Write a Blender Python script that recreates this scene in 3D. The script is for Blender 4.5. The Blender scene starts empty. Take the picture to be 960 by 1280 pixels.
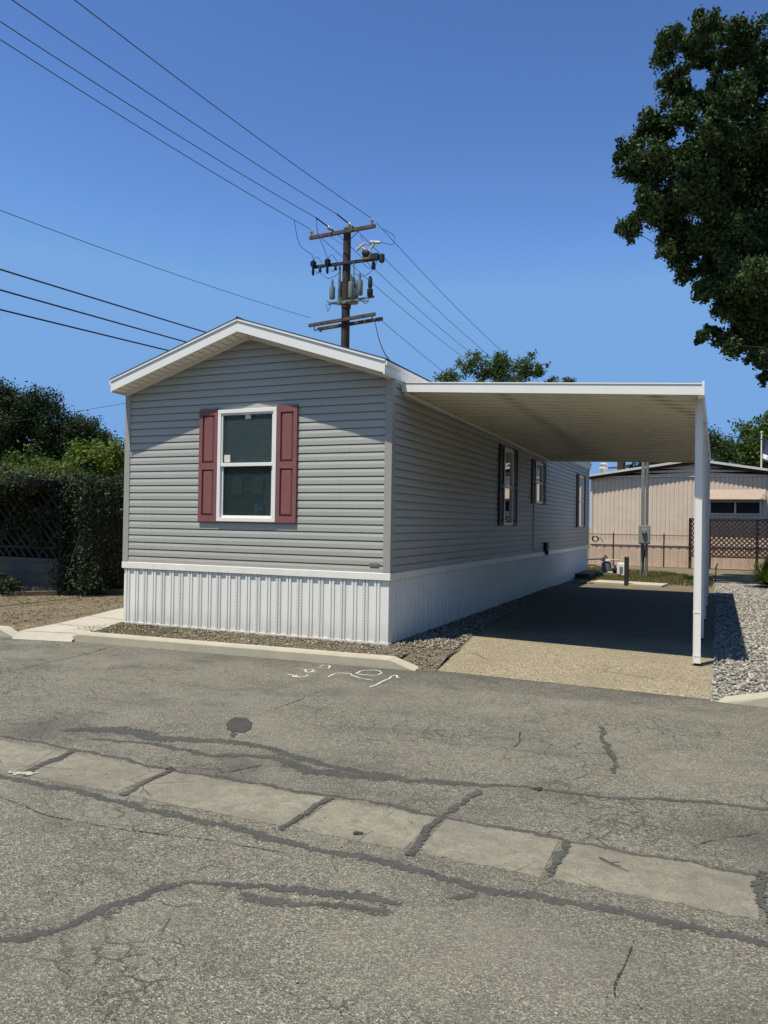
import bpy, math, random
import numpy as np
from mathutils import Vector, Matrix, Quaternion

random.seed(7)
rng = np.random.default_rng(11)
scene = bpy.context.scene
col = scene.collection
R_ = math.radians

# ------------------------------------------------------------------ helpers
def world_loc(o):
    v = Vector((0, 0, 0))
    while o is not None:
        v = v + Vector(o.location)
        o = o.parent
    return v

def tag(o, label=None, cat=None, group=None, kind=None):
    if label: o['label'] = label
    if cat: o['category'] = cat
    if group: o['group'] = group
    if kind: o['kind'] = kind
    return o

def thing(name, loc, label, cat, group=None):
    o = bpy.data.objects.new(name, None)
    o.empty_display_size = 0.2
    o.location = loc
    col.objects.link(o)
    return tag(o, label, cat, group)

def link_mesh(name, me, mats, parent=None, loc=None):
    o = bpy.data.objects.new(name, me)
    for m in (mats if isinstance(mats, (list, tuple)) else [mats]):
        me.materials.append(m)
    col.objects.link(o)
    if parent is not None:
        o.parent = parent
    if loc is not None:
        o.location = loc
    return o

class MB:
    """collects shapes in world coordinates; build() links them as one mesh"""
    def __init__(s):
        s.v = []; s.f = []; s.m = []
    def add(s, verts, faces, mi=0):
        b = len(s.v)
        s.v += [tuple(p) for p in verts]
        for f in faces:
            s.f.append(tuple(b + i for i in f)); s.m.append(mi)
        return s
    def quad(s, a, b, c, d, mi=0):
        return s.add([a, b, c, d], [(0, 1, 2, 3)], mi)
    def box(s, x0, x1, y0, y1, z0, z1, mi=0):
        v = [(x0, y0, z0), (x1, y0, z0), (x1, y1, z0), (x0, y1, z0), (x0, y0, z1), (x1, y0, z1), (x1, y1, z1), (x0, y1, z1)]
        return s.add(v, [(3, 2, 1, 0), (4, 5, 6, 7), (0, 1, 5, 4), (1, 2, 6, 5), (2, 3, 7, 6), (3, 0, 4, 7)], mi)
    def hexa(s, lo, hi, mi=0):
        return s.add(list(lo) + list(hi), [(3, 2, 1, 0), (4, 5, 6, 7), (0, 1, 5, 4), (1, 2, 6, 5), (2, 3, 7, 6), (3, 0, 4, 7)], mi)
    def bar(s, p, q, w, h, up=(0, 0, 1), mi=0):
        p = Vector(p); q = Vector(q); d = (q - p).normalized()
        up = Vector(up)
        if abs(d.dot(up)) > .99: up = Vector((0, 1, 0))
        r = d.cross(up).normalized(); u = r.cross(d).normalized()
        a = [p + r * sx * w / 2 + u * sz * h / 2 for sx, sz in ((-1, -1), (1, -1), (1, 1), (-1, 1))]
        b = [x + (q - p) for x in a]
        v = a + b
        return s.add(v, [(0, 1, 2, 3), (7, 6, 5, 4), (0, 4, 5, 1), (1, 5, 6, 2), (2, 6, 7, 3), (3, 7, 4, 0)], mi)
    def tube(s, pts, rad, n=8, mi=0, caps=True):
        pts = [Vector(p) for p in pts]
        if not isinstance(rad, (list, tuple)): rad = [rad] * len(pts)
        b = len(s.v); k = len(pts)
        ref = None
        for i, p in enumerate(pts):
            d = (pts[min(i + 1, k - 1)] - pts[max(i - 1, 0)])
            d = d.normalized() if d.length > 1e-9 else Vector((0, 0, 1))
            if ref is None:
                ref = Vector((1, 0, 0)) if abs(d.x) < .8 else Vector((0, 1, 0))
            r = (ref - d * ref.dot(d)).normalized(); ref = r
            u = d.cross(r)
            for j in range(n):
                t = 2 * math.pi * j / n
                s.v.append(tuple(p + (r * math.cos(t) + u * math.sin(t)) * rad[i]))
        for i in range(k - 1):
            for j in range(n):
                a = b + i * n + j; c = b + i * n + (j + 1) % n
                s.f.append((a, c, c + n, a + n)); s.m.append(mi)
        if caps:
            s.f.append(tuple(b + j for j in range(n - 1, -1, -1))); s.m.append(mi)
            s.f.append(tuple(b + (k - 1) * n + j for j in range(n))); s.m.append(mi)
        return s
    def lathe(s, c, prof, n=14, mi=0, axis=None):
        c = Vector(c); ax = Vector(axis or (0, 0, 1)).normalized()
        s.tube([c + ax * z for r, z in prof], [max(r, 1e-4) for r, z in prof], n, mi)
        return s
    def build(s, name, mats, parent=None, loc=None, smooth=False, bevel=0):
        off = world_loc(parent) if parent is not None else Vector(loc or (0, 0, 0))
        me = bpy.data.meshes.new(name)
        me.from_pydata([(x - off.x, y - off.y, z - off.z) for x, y, z in s.v], [], s.f)
        o = link_mesh(name, me, mats, parent, None if parent is not None else loc)
        me.polygons.foreach_set('material_index', s.m)
        if getattr(s, 'edge', None):
            at_ = me.attributes.new('edge', 'FLOAT', 'POINT'); at_.data.foreach_set('value', s.edge)
        if smooth:
            me.polygons.foreach_set('use_smooth', [True] * len(me.polygons))
            try: me.set_sharp_from_angle(angle=R_(40))
            except Exception: pass
        if bevel:
            b = o.modifiers.new('edge', 'BEVEL'); b.width = bevel; b.segments = 2; b.limit_method = 'ANGLE'
        me.update()
        return o

def mesh_np(name, V, F, mats, parent=None, loc=None, mi=None, smooth=False):
    off = world_loc(parent) if parent is not None else Vector(loc or (0, 0, 0))
    V = V - np.array(off)[None, :]
    me = bpy.data.meshes.new(name)
    n, k = F.shape
    me.vertices.add(len(V)); me.vertices.foreach_set('co', V.astype(np.float32).ravel())
    me.loops.add(n * k); me.loops.foreach_set('vertex_index', F.astype(np.int32).ravel())
    me.polygons.add(n)
    me.polygons.foreach_set('loop_start', np.arange(0, n * k, k, dtype=np.int32))
    if mi is not None: me.polygons.foreach_set('material_index', mi.astype(np.int32))
    if smooth: me.polygons.foreach_set('use_smooth', np.ones(n, dtype=bool))
    me.update(calc_edges=True)
    return link_mesh(name, me, mats, parent, None if parent is not None else loc)

# ------------------------------------------------------------------ materials
WB = (1.05, .985, .82)            # neutral daylight balance for all surface colours
class NT:
    def __init__(s, name):
        s.m = bpy.data.materials.new(name); s.m.use_nodes = True
        s.t = s.m.node_tree; s.t.nodes.clear()
        s.out = s.n('ShaderNodeOutputMaterial')
        s.b = s.n('ShaderNodeBsdfPrincipled')
        s.l(s.b.outputs[0], s.out.inputs[0])
        tc = s.n('ShaderNodeTexCoord'); s.co = tc.outputs['Object']
    def n(s, t, **kw):
        x = s.t.nodes.new(t)
        for k, v in kw.items(): setattr(x, k, v)
        return x
    def l(s, a, b): s.t.links.new(a, b)
    def val(s, x, sock):
        if isinstance(x, (int, float)): sock.default_value = x
        elif isinstance(x, (tuple, list)): sock.default_value = (tuple(x) + (1,))[:4] if len(sock.default_value) == 4 else tuple(x)
        else: s.l(x, sock)
    def scaled(s, sc):
        m = s.n('ShaderNodeMapping'); m.inputs['Scale'].default_value = sc
        s.l(s.co, m.inputs[0]); return m.outputs[0]
    def noise(s, scale, detail=4, rough=.55, dist=0, co=None):
        x = s.n('ShaderNodeTexNoise'); x.inputs['Scale'].default_value = scale; x.inputs['Detail'].default_value = detail
        x.inputs['Roughness'].default_value = rough; x.inputs['Distortion'].default_value = dist
        s.l(co or s.co, x.inputs['Vector']); return x.outputs['Fac']
    def vor(s, scale, feature='F1', out='Distance', rand=1, co=None):
        x = s.n('ShaderNodeTexVoronoi', feature=feature); x.inputs['Scale'].default_value = scale
        x.inputs['Randomness'].default_value = rand
        s.l(co or s.co, x.inputs['Vector']); return x.outputs[out]
    def ramp(s, fac, stops, interp='LINEAR'):
        x = s.n('ShaderNodeValToRGB'); x.color_ramp.interpolation = interp
        e = x.color_ramp.elements
        while len(e) < len(stops): e.new(.5)
        for i, (p, c) in enumerate(stops):
            e[i].position = p; e[i].color = (c, c, c, 1) if isinstance(c, (int, float)) else tuple(c) + (1,)
        s.l(fac, x.inputs[0]); return x.outputs[0]
    def mix(s, fac, a, b, mode='MIX'):
        x = s.n('ShaderNodeMix', data_type='RGBA', blend_type=mode)
        s.val(fac, x.inputs[0]); s.val(a, x.inputs[6]); s.val(b, x.inputs[7]); return x.outputs[2]
    def math(s, op, a, b=0.0, c=None):
        x = s.n('ShaderNodeMath', operation=op)
        s.val(a, x.inputs[0]); s.val(b, x.inputs[1])
        if c is not None: s.val(c, x.inputs[2])
        return x.outputs[0]
    def bump(s, h, strength=.3, dist=.01):
        x = s.n('ShaderNodeBump'); x.inputs['Strength'].default_value = strength; x.inputs['Distance'].default_value = dist
        s.l(h, x.inputs['Height']); s.l(x.outputs[0], s.b.inputs['Normal'])
    def set(s, color=None, rough=None, metal=None, spec=None):
        if color is not None: s.val(s.mix(1.0, color, WB, 'MULTIPLY'), s.b.inputs['Base Color'])
        if rough is not None: s.val(rough, s.b.inputs['Roughness'])
        if metal is not None: s.val(metal, s.b.inputs['Metallic'])
        if spec is not None: s.val(spec, s.b.inputs['Specular IOR Level'])
        return s.m

def simple(name, c, rough=.6, var=.12, scale=6, metal=0, bump=0, bscale=60, spec=.4):
    t = NT(name)
    n = t.noise(scale, 5)
    a = tuple(max(0, x * (1 - var)) for x in c); b = tuple(min(1, x * (1 + var)) for x in c)
    cc = t.ramp(n, [(.3, a), (.7, b)])
    if bump: t.bump(t.noise(bscale, 4), bump, .01)
    return t.set(cc, rough, metal, spec)

M = {}
def m_siding():
    t = NT('vinyl_siding')
    st = t.noise(1.0, 4, co=t.scaled((.6, .6, 9)))
    lo = t.noise(.8, 4)
    c = t.ramp(st, [(.3, (.43, .452, .448)), (.7, (.485, .508, .502))])
    c = t.mix(t.ramp(lo, [(.4, 0.0), (.75, .30)]), c, (.37, .38, .375))
    sp = t.n('ShaderNodeSeparateXYZ'); t.l(t.co, sp.inputs[0])
    # staggered panel seams: thin vertical joints, offset course by course
    u = t.math('ADD', sp.outputs[0], sp.outputs[1])
    course = t.math('FLOOR', t.math('MULTIPLY', t.math('SUBTRACT', sp.outputs[2], .88), 1 / .2016))
    off = t.math('MULTIPLY', t.math('FRACT', t.math('MULTIPLY', course, .37)), 3.66)
    sm = t.math('PINGPONG', t.math('ADD', u, off), 1.83)
    c = t.mix(t.ramp(sm, [(.0, .55), (.0035, 0.0)]), c, (.16, .16, .16))
    # dust and splash near the bottom, rain streaks
    low = t.math('MULTIPLY', t.math('MAXIMUM', t.math('SUBTRACT', 1.35, sp.outputs[2]), 0.0), 1.1)
    c = t.mix(t.math('MULTIPLY', low, t.noise(3.5, 6, .7)), c, (.37, .345, .30))
    sk = t.noise(6, 5, .7, co=t.scaled((1, 1, .06)))
    c = t.mix(t.ramp(sk, [(.55, 0.0), (.75, .22)]), c, (.30, .30, .29))
    t.bump(t.noise(3.2, 2, co=t.scaled((1, 1, .4))), .16, .02)
    return t.set(c, .5, spec=.35)
M['siding'] = m_siding()
M['trim_gray'] = simple('gray_corner_trim', (.40, .40, .39), .5, .05)
def m_white(name, c=(.94, .96, .97), dirt=.15, rough=.45):
    t = NT(name)
    n = t.noise(5, 6, .65, co=t.scaled((1, 1, .35)))
    cc = t.ramp(n, [(.35, tuple(x * (1 - dirt * .5) for x in c)), (.6, c)])
    n2 = t.noise(55, 3)
    cc = t.mix(t.ramp(n2, [(.60, 0.0), (.72, dirt * .6)]), cc, tuple(x * .6 for x in c))
    return t.set(cc, rough, spec=.4)
M['white'] = m_white('white_painted_metal')
M['white_clean'] = m_white('white_vinyl', (.95, .97, 1.0), .04, .35)
M['carport_white'] = m_white('white_carport_enamel', (.95, .97, 1.0), .06, .35)
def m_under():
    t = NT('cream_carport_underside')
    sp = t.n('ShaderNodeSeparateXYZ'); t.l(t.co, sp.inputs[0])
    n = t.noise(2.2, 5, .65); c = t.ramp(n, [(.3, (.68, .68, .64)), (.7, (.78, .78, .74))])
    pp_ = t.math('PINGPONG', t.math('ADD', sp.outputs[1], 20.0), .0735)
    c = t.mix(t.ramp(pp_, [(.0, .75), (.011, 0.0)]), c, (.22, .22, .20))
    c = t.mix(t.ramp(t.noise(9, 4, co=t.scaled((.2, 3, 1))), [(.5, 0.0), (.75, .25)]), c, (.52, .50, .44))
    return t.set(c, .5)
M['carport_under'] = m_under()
def m_skirt():
    t = NT('white_skirting')
    sep = t.n('ShaderNodeSeparateXYZ'); t.l(t.co, sep.inputs[0])
    n = t.noise(7, 6, .65, co=t.scaled((1, 1, .3)))
    low = t.math('SUBTRACT', .30, sep.outputs[2])
    low = t.math('MULTIPLY', t.math('MAXIMUM', low, 0.0), 2.2)
    c = t.ramp(n, [(.3, (.91, .925, .95)), (.65, (.95, .97, 1.0))])
    c = t.mix(t.math('MULTIPLY', low, t.noise(9, 5)), c, (.42, .39, .33))
    return t.set(c, .45, spec=.4)
M['skirt'] = m_skirt()
def m_perf():
    t = NT('perforated_skirting')
    v = t.vor(52, rand=0.0)
    c = t.ramp(v, [(.30, (.12, .13, .14)), (.42, (.95, .97, 1.0))])
    t.bump(v, .4, .004)
    return t.set(c, .45)
M['perf'] = m_perf()
def m_shingle():
    t = NT('asphalt_shingle')
    v = t.vor(14, out='Color', co=t.scaled((1, .5, 1)))
    n = t.noise(120, 3)
    c = t.mix(.5, t.ramp(v, [(.2, (.045, .043, .042)), (.8, (.085, .08, .076))]), t.ramp(n, [(.35, (.03, .03, .03)), (.7, (.12, .115, .11))]))
    t.bump(n, .5, .006)
    return t.set(c, .9, spec=.2)
M['shingle'] = m_shingle()
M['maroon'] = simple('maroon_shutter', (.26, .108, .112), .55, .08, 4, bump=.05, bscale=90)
M['maroon_shade'] = simple('shaded_maroon_shutter', (.016, .010, .010), .55, .1, 4)  # front shutters' maroon with the carport shade put into the colour
M['blind'] = simple('blind_slat', (.82, .83, .80), .5, .05)
M['interior'] = simple('dark_interior', (.05, .05, .045), .9)
M['paper'] = simple('paper_tag', (.75, .76, .74), .7, .05)
def m_glass(name, tint, gl=1.0, refl=(.9, .95, 1), film=.0):
    t = NT(name); t.t.nodes.remove(t.b)
    fr = t.n('ShaderNodeFresnel'); fr.inputs[0].default_value = 1.5
    tr = t.n('ShaderNodeBsdfTransparent'); tr.inputs[0].default_value = tint + (1,)
    g = t.n('ShaderNodeBsdfGlossy'); g.inputs['Roughness'].default_value = .015; g.inputs[0].default_value = refl + (1,)
    b = t.n('ShaderNodeBump'); b.inputs['Strength'].default_value = .04; b.inputs['Distance'].default_value = .01
    t.l(t.noise(1.6, 1), b.inputs['Height']); t.l(b.outputs[0], g.inputs['Normal'])
    df = t.n('ShaderNodeBsdfDiffuse'); df.inputs[0].default_value = (.20, .27, .25, 1); m0 = t.n('ShaderNodeMixShader'); m0.inputs[0].default_value = film
    t.l(tr.outputs[0], m0.inputs[1]); t.l(df.outputs[0], m0.inputs[2])
    mx = t.n('ShaderNodeMixShader')
    t.l(t.math('MULTIPLY', fr.outputs[0], 1.7 * gl), mx.inputs[0]); t.l(m0.outputs[0], mx.inputs[1]); t.l(g.outputs[0], mx.inputs[2])
    t.l(mx.outputs[0], t.out.inputs[0]); return t.m
M['glass'] = m_glass('window_glass', (.72, .84, .81), film=.22)
M['glass_screen'] = m_glass('screened_window_glass', (.46, .55, .51), .8, film=.12)
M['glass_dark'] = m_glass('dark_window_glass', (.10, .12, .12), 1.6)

def m_road():
    t = NT('worn_asphalt')
    warp = t.n('ShaderNodeMix', data_type='VECTOR'); warp.inputs[0].default_value = .14
    nz = t.n('ShaderNodeTexNoise'); nz.inputs['Scale'].default_value = 3.4; nz.inputs['Detail'].default_value = 7; nz.inputs['Roughness'].default_value = .65
    t.l(t.co, nz.inputs['Vector']); t.l(t.co, warp.inputs[4]); t.l(nz.outputs['Color'], warp.inputs[5])
    wc = warp.outputs[1]
    agg = t.vor(150, out='Color'); aggd = t.vor(150)
    agg2 = t.vor(300, out='Color')
    sep = t.n('ShaderNodeSeparateColor'); t.l(agg, sep.inputs[0])
    sep2 = t.n('ShaderNodeSeparateColor'); t.l(agg2, sep2.inputs[0])
    big = t.noise(.45, 5, .6, co=t.scaled((.5, 1, 1))); mid = t.noise(2.6, 6, .7, co=t.scaled((.6, 1, 1))); fine = t.noise(24, 5, .75); clus = t.noise(95, 4, .65)
    base = t.ramp(sep.outputs[0], [(.05, (.050, .048, .041)), (.35, (.165, .160, .132)), (.75, (.30, .29, .243)), (.97, (.66, .64, .55))])
    b2 = t.ramp(sep2.outputs[0], [(.1, (.06, .058, .049)), (.6, (.25, .242, .202)), (.95, (.56, .54, .465))])
    c = t.mix(.45, base, b2)
    c = t.mix(t.ramp(clus, [(.40, .48), (.53, .0)]), c, (.085, .083, .072))
    c = t.mix(t.ramp(fine, [(.46, .0), (.68, .48)]), c, (.085, .083, .075))
    c = t.mix(t.ramp(mid, [(.50, .0), (.72, .60)]), c, (.082, .081, .077))
    c = t.mix(t.ramp(big, [(.50, 0.0), (.68, .50)]), c, (.078, .078, .077))
    c = t.mix(t.ramp(t.noise(1.1, 4, .6), [(.48, 0.0), (.72, .45)]), c, (.30, .288, .245))
    # darker strip where less worn, near the lots
    sy = t.n('ShaderNodeSeparateXYZ'); t.l(t.co, sy.inputs[0])
    edge = t.math('ADD', sy.outputs[1], t.math('MULTIPLY', t.noise(.9, 4, .6), 1.6))
    c = t.mix(t.ramp(t.math('MULTIPLY_ADD', edge, .25, .6), [(.42, 0.0), (.62, .42)]), c, (.072, .073, .074))
    oil = t.vor(.55, 'SMOOTH_F1', co=wc); c = t.mix(t.ramp(oil, [(.05, .55), (.22, 0.0)]), c, (.055, .055, .054))
    # hairline cracks
    e1 = t.vor(1.5, 'DISTANCE_TO_EDGE', co=wc); e2 = t.vor(5.2, 'DISTANCE_TO_EDGE', co=wc); e3 = t.vor(11, 'DISTANCE_TO_EDGE', co=wc)
    m1 = t.math('MULTIPLY', t.ramp(e1, [(.002, 1.0), (.007, 0.0)]), t.ramp(t.noise(1.6, 4), [(.50, 0.0), (.60, .45)]))
    m2 = t.math('MULTIPLY', t.ramp(e2, [(.006, 1.0), (.026, 0.0)]), t.ramp(t.noise(.8, 4), [(.49, 0.0), (.60, .6)]))
    m3 = t.math('MULTIPLY', t.ramp(e3, [(.01, 1.0), (.06, 0.0)]), t.ramp(t.noise(.9, 5, co=t.scaled((1.3, .9, 1))), [(.51, 0.0), (.62, .55)]))
    cr = t.math('MAXIMUM', t.math('MAXIMUM', m1, m2), m3)
    cr = t.math('MULTIPLY', cr, t.ramp(t.noise(9, 4, .7), [(.38, .15), (.55, 1.0)]))
    c = t.mix(cr, c, (.036, .035, .032))
    sp = t.vor(2.3); c = t.mix(t.ramp(sp, [(.016, .8), (.03, 0.0)]), c, (.03, .03, .03))
    h = t.math('ADD', t.math('MULTIPLY', aggd, .7), t.math('MULTIPLY', fine, .8))
    h = t.math('SUBTRACT', h, t.math('MULTIPLY', cr, 1.0))
    t.bump(h, .95, .010)
    return t.set(c, .9, spec=.15)
M['road'] = m_road()
def m_seal(name, c0, c1, hole=.5, es=38, soft=.05):
    t = NT(name)
    n = t.noise(9, 6, .7); f = t.noise(160, 3); e = t.noise(es, 6, .75)
    c = t.ramp(n, [(.35, c0), (.7, c1)])
    c = t.mix(t.ramp(f, [(.60, 0.0), (.7, .45)]), c, (.2, .195, .17))
    tr = t.n('ShaderNodeBsdfTransparent'); mx = t.n('ShaderNodeMixShader')
    ed = t.n('ShaderNodeAttribute'); ed.attribute_name = 'edge'
    e = t.math('ADD', e, t.math('MULTIPLY', t.math('POWER', ed.outputs['Fac'], 1.6), .34))
    t.l(t.ramp(e, [(hole, 0.0), (hole + soft, 1.0)]), mx.inputs[0])
    t.l(t.b.outputs[0], mx.inputs[1]); t.l(tr.outputs[0], mx.inputs[2]); t.l(mx.outputs[0], t.out.inputs[0])
    return t.set(c, .8, spec=.15)
M['seal'] = m_seal('tar_crack_seal', (.066, .069, .067), (.094, .096, .092), .57)
M['seal_worn'] = m_seal('worn_tar_crack_seal', (.068, .070, .067), (.105, .105, .097), .52, 30, .12)
M['crack'] = m_seal('open_asphalt_crack', (.040, .038, .034), (.055, .052, .046), .50, 30, .14)
M['seal_dark'] = m_seal('dark_tar_patch', (.055, .056, .054), (.075, .075, .07), .60)
def m_conc(name, c, speck=.25, stain=.4, ss=1.3):
    t = NT(name)
    a = t.noise(ss, 6, .65); f = t.noise(140, 3); g = t.noise(16, 5, .7)
    cc = t.ramp(a, [(.3, tuple(x * .82 for x in c)), (.65, c)])
    cc = t.mix(t.ramp(g, [(.52, 0.0), (.72, stain)]), cc, tuple(x * .62 for x in c))
    cc = t.mix(t.ramp(f, [(.35, speck), (.5, 0.0)]), cc, tuple(x * .55 for x in c))
    cc = t.mix(t.ramp(t.vor(9), [(.03, .8), (.06, 0.0)]), cc, tuple(x * .3 for x in c))
    t.bump(t.math('ADD', f, g), .35, .006)
    return t.set(cc, .9, spec=.2)
M['gutter'] = m_conc('gutter_concrete', (.245, .235, .205), .5, .5)
M['kerb'] = m_conc('kerb_concrete', (.50, .475, .39), .2, .35, 3)
M['slab'] = m_conc('pale_concrete', (.52, .49, .43), .2, .3)
def m_drive():
    t = NT('tan_aggregate_paving')
    v = t.vor(85, out='Color'); s = t.n('ShaderNodeSeparateColor'); t.l(v, s.inputs[0])
    c = t.ramp(s.outputs[0], [(.05, (.15, .128, .092)), (.4, (.30, .262, .190)), (.8, (.385, .34, .25)), (1, (.52, .47, .37))])
    n = t.noise(1.1, 5, .6)
    c = t.mix(t.ramp(n, [(.45, 0.0), (.7, .5)]), c, (.24, .208, .152))
    c = t.mix(t.ramp(t.noise(22, 4, .7), [(.45, 0.0), (.7, .5)]), c, (.21, .178, .128))
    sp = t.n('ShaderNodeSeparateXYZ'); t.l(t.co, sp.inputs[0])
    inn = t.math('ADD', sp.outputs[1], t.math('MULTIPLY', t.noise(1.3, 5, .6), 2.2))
    c = t.mix(t.ramp(t.math('MULTIPLY', inn, .2), [(.42, 0.0), (.75, .62)]), c, (.075, .070, .060))   # darker inward: carport shade put into the colour, broken up by noise
    e = t.vor(1.15, 'DISTANCE_TO_EDGE'); c = t.mix(t.math('MULTIPLY', t.ramp(e, [(.003, 1.0), (.012, 0.0)]), t.ramp(t.noise(1.4, 4), [(.5, 0.0), (.6, .6)])), c, (.08, .06, .04))
    t.bump(t.vor(85), .8, .008)
    return t.set(c, .9, spec=.15)
def m_gutter():
    t = NT('gutter_concrete')
    sp = t.n('ShaderNodeSeparateXYZ'); t.l(t.co, sp.inputs[0])
    v = t.vor(150, out='Color'); sv = t.n('ShaderNodeSeparateColor'); t.l(v, sv.inputs[0])
    a = t.noise(1.7, 6, .68); g = t.noise(11, 6, .72); f = t.noise(60, 5, .7)
    c = t.ramp(a, [(.3, (.205, .192, .155)), (.65, (.285, .268, .22))])
    c = t.mix(t.ramp(sv.outputs[0], [(.0, .5), (.3, 0.0)]), c, (.13, .122, .10))
    c = t.mix(t.ramp(sv.outputs[0], [(.8, 0.0), (1, .5)]), c, (.42, .40, .34))
    c = t.mix(t.ramp(g, [(.45, 0.0), (.68, .7)]), c, (.145, .138, .118))
    c = t.mix(t.ramp(t.noise(2.6, 6, .72), [(.46, 0.0), (.66, .55)]), c, (.155, .15, .135))
    ge = t.vor(2.4, 'DISTANCE_TO_EDGE'); c = t.mix(t.math('MULTIPLY', t.ramp(ge, [(.004, 1.0), (.012, 0.0)]), t.ramp(t.noise(1.2, 4), [(.5, 0.0), (.58, .7)])), c, (.05, .048, .043))
    c = t.mix(t.ramp(f, [(.54, 0.0), (.70, .6)]), c, (.12, .115, .10))
    c = t.mix(t.ramp(t.vor(5.5), [(.03, .85), (.06, 0.0)]), c, (.05, .048, .042))
    d = t.math('ABSOLUTE', t.math('ADD', sp.outputs[1], 4.965))
    edge = t.math('MULTIPLY', t.math('SUBTRACT', d, .16), 4.2)
    c = t.mix(t.math('MULTIPLY', t.math('MAXIMUM', edge, 0.0), t.noise(7, 5, .7)), c, (.12, .115, .10))
    er = t.math('ADD', t.math('MULTIPLY', t.math('SUBTRACT', d, .205), 7.0), t.noise(13, 6, .75))
    tr = t.n('ShaderNodeBsdfTransparent'); mx = t.n('ShaderNodeMixShader')
    t.l(t.ramp(er, [(.66, 0.0), (.72, 1.0)]), mx.inputs[0]); t.l(t.b.outputs[0], mx.inputs[1]); t.l(tr.outputs[0], mx.inputs[2]); t.l(mx.outputs[0], t.out.inputs[0])
    t.bump(t.math('ADD', f, t.math('MULTIPLY', g, 1.5)), .5, .006)
    return t.set(c, .9, spec=.15)
M['gutter'] = m_gutter()
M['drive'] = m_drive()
def m_dirt(name, a, b, c3):
    t = NT(name)
    n = t.noise(2.2, 7, .7); f = t.noise(60, 4, .7); v = t.vor(70, out='Color')
    s = t.n('ShaderNodeSeparateColor'); t.l(v, s.inputs[0])
    c = t.ramp(n, [(.3, a), (.65, b)])
    c = t.mix(t.ramp(f, [(.45, 0.0), (.65, .6)]), c, c3)
    c = t.mix(t.ramp(s.outputs[0], [(.8, 0.0), (.9, .6)]), c, tuple(min(1, x * 1.9) for x in b))
    t.bump(t.math('ADD', f, t.vor(70)), .8, .012)
    return t.set(c, .95, spec=.1)
M['dirt'] = m_dirt('dry_dirt', (.15, .122, .085), (.235, .20, .145), (.085, .068, .048))
M['bed'] = m_dirt('gravelly_soil', (.12, .105, .08), (.20, .18, .14), (.06, .052, .04))
M['gravel_base'] = m_dirt('gravel_bed', (.20, .195, .175), (.36, .35, .32), (.07, .066, .06))
def m_stone(name, stops):
    t = NT(name)
    g = t.n('ShaderNodeNewGeometry')
    c = t.ramp(g.outputs['Random Per Island'], stops)
    n = t.noise(40, 3)
    c = t.mix(t.ramp(n, [(.4, .3), (.65, 0.0)]), c, (.12, .11, .10))
    return t.set(c, .85, spec=.25)
M['stone_pale'] = m_stone('pale_gravel_stone', [(0, (.14, .135, .125)), (.25, (.27, .265, .25)), (.6, (.40, .39, .365)), (1, (.62, .60, .56))])
M['stone_brown'] = m_stone('brown_gravel_stone', [(0, (.09, .078, .058)), (.35, (.21, .18, .135)), (.7, (.34, .31, .255)), (1, (.58, .55, .50))])
M['paint'] = m_seal('white_spray_paint', (.62, .62, .59), (.72, .72, .69), .57)
M['wood_pole'] = simple('weathered_pole_wood', (.062, .046, .036), .9, .35, 5, bump=.5, bscale=40)
M['wood_arm'] = simple('weathered_arm_wood', (.115, .092, .07), .9, .3, 6, bump=.5, bscale=40)
M['steel'] = simple('galvanised_steel', (.30, .32, .32), .45, .15, 8, metal=.6)
M['steel_dark'] = simple('dark_steel', (.03, .035, .042), .55, .2)
M['equip'] = simple('gray_green_equipment', (.20, .25, .24), .5, .15)
M['porcelain'] = simple('pale_porcelain', (.55, .55, .52), .3, .1)
M['black'] = simple('black_rubber', (.012, .012, .013), .6, .1)
M['wire'] = simple('line_wire', (.05, .055, .06), .6, .1)
M['pink'] = simple('pink_beige_siding', (.76, .645, .565), .6, .07, 2)
M['pink_skirt'] = simple('pink_skirting', (.74, .59, .50), .65, .10, 3)
M['pink_trim'] = simple('pale_pink_trim', (.84, .75, .68), .6, .06)
M['awning'] = simple('shaded_pink_awning', (.40, .31, .26), .6, .08)  # pink darkened, the awning's shade is put into its colour
M['roof_white'] = simple('white_coated_roof', (.70, .70, .68), .6, .08)
M['dark_trim'] = simple('dark_brown_trim', (.03, .024, .022), .6, .1)
M['lattice'] = simple('brown_lattice_wood', (.055, .032, .026), .75, .25, 9)
M['trellis'] = simple('gray_trellis_wood', (.030, .032, .031), .8, .25, 9)
M['pole_gray'] = simple('gray_utility_post', (.23, .25, .235), .6, .15, 6)
M['box_gray'] = simple('gray_meter_box', (.25, .275, .27), .5, .1, 6)
M['rust'] = simple('rusty_brown_metal', (.12, .06, .04), .8, .25, 14)
M['flag_blue'] = simple('dark_blue_cloth', (.035, .04, .11), .8, .1)
M['flag_white'] = simple('white_cloth', (.7, .7, .7), .8, .05)
M['bark'] = simple('tree_bark', (.045, .036, .028), .95, .35, 9, bump=.8, bscale=30)
M['timber'] = simple('border_timber', (.16, .13, .095), .9, .3, 7, bump=.4)
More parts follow.
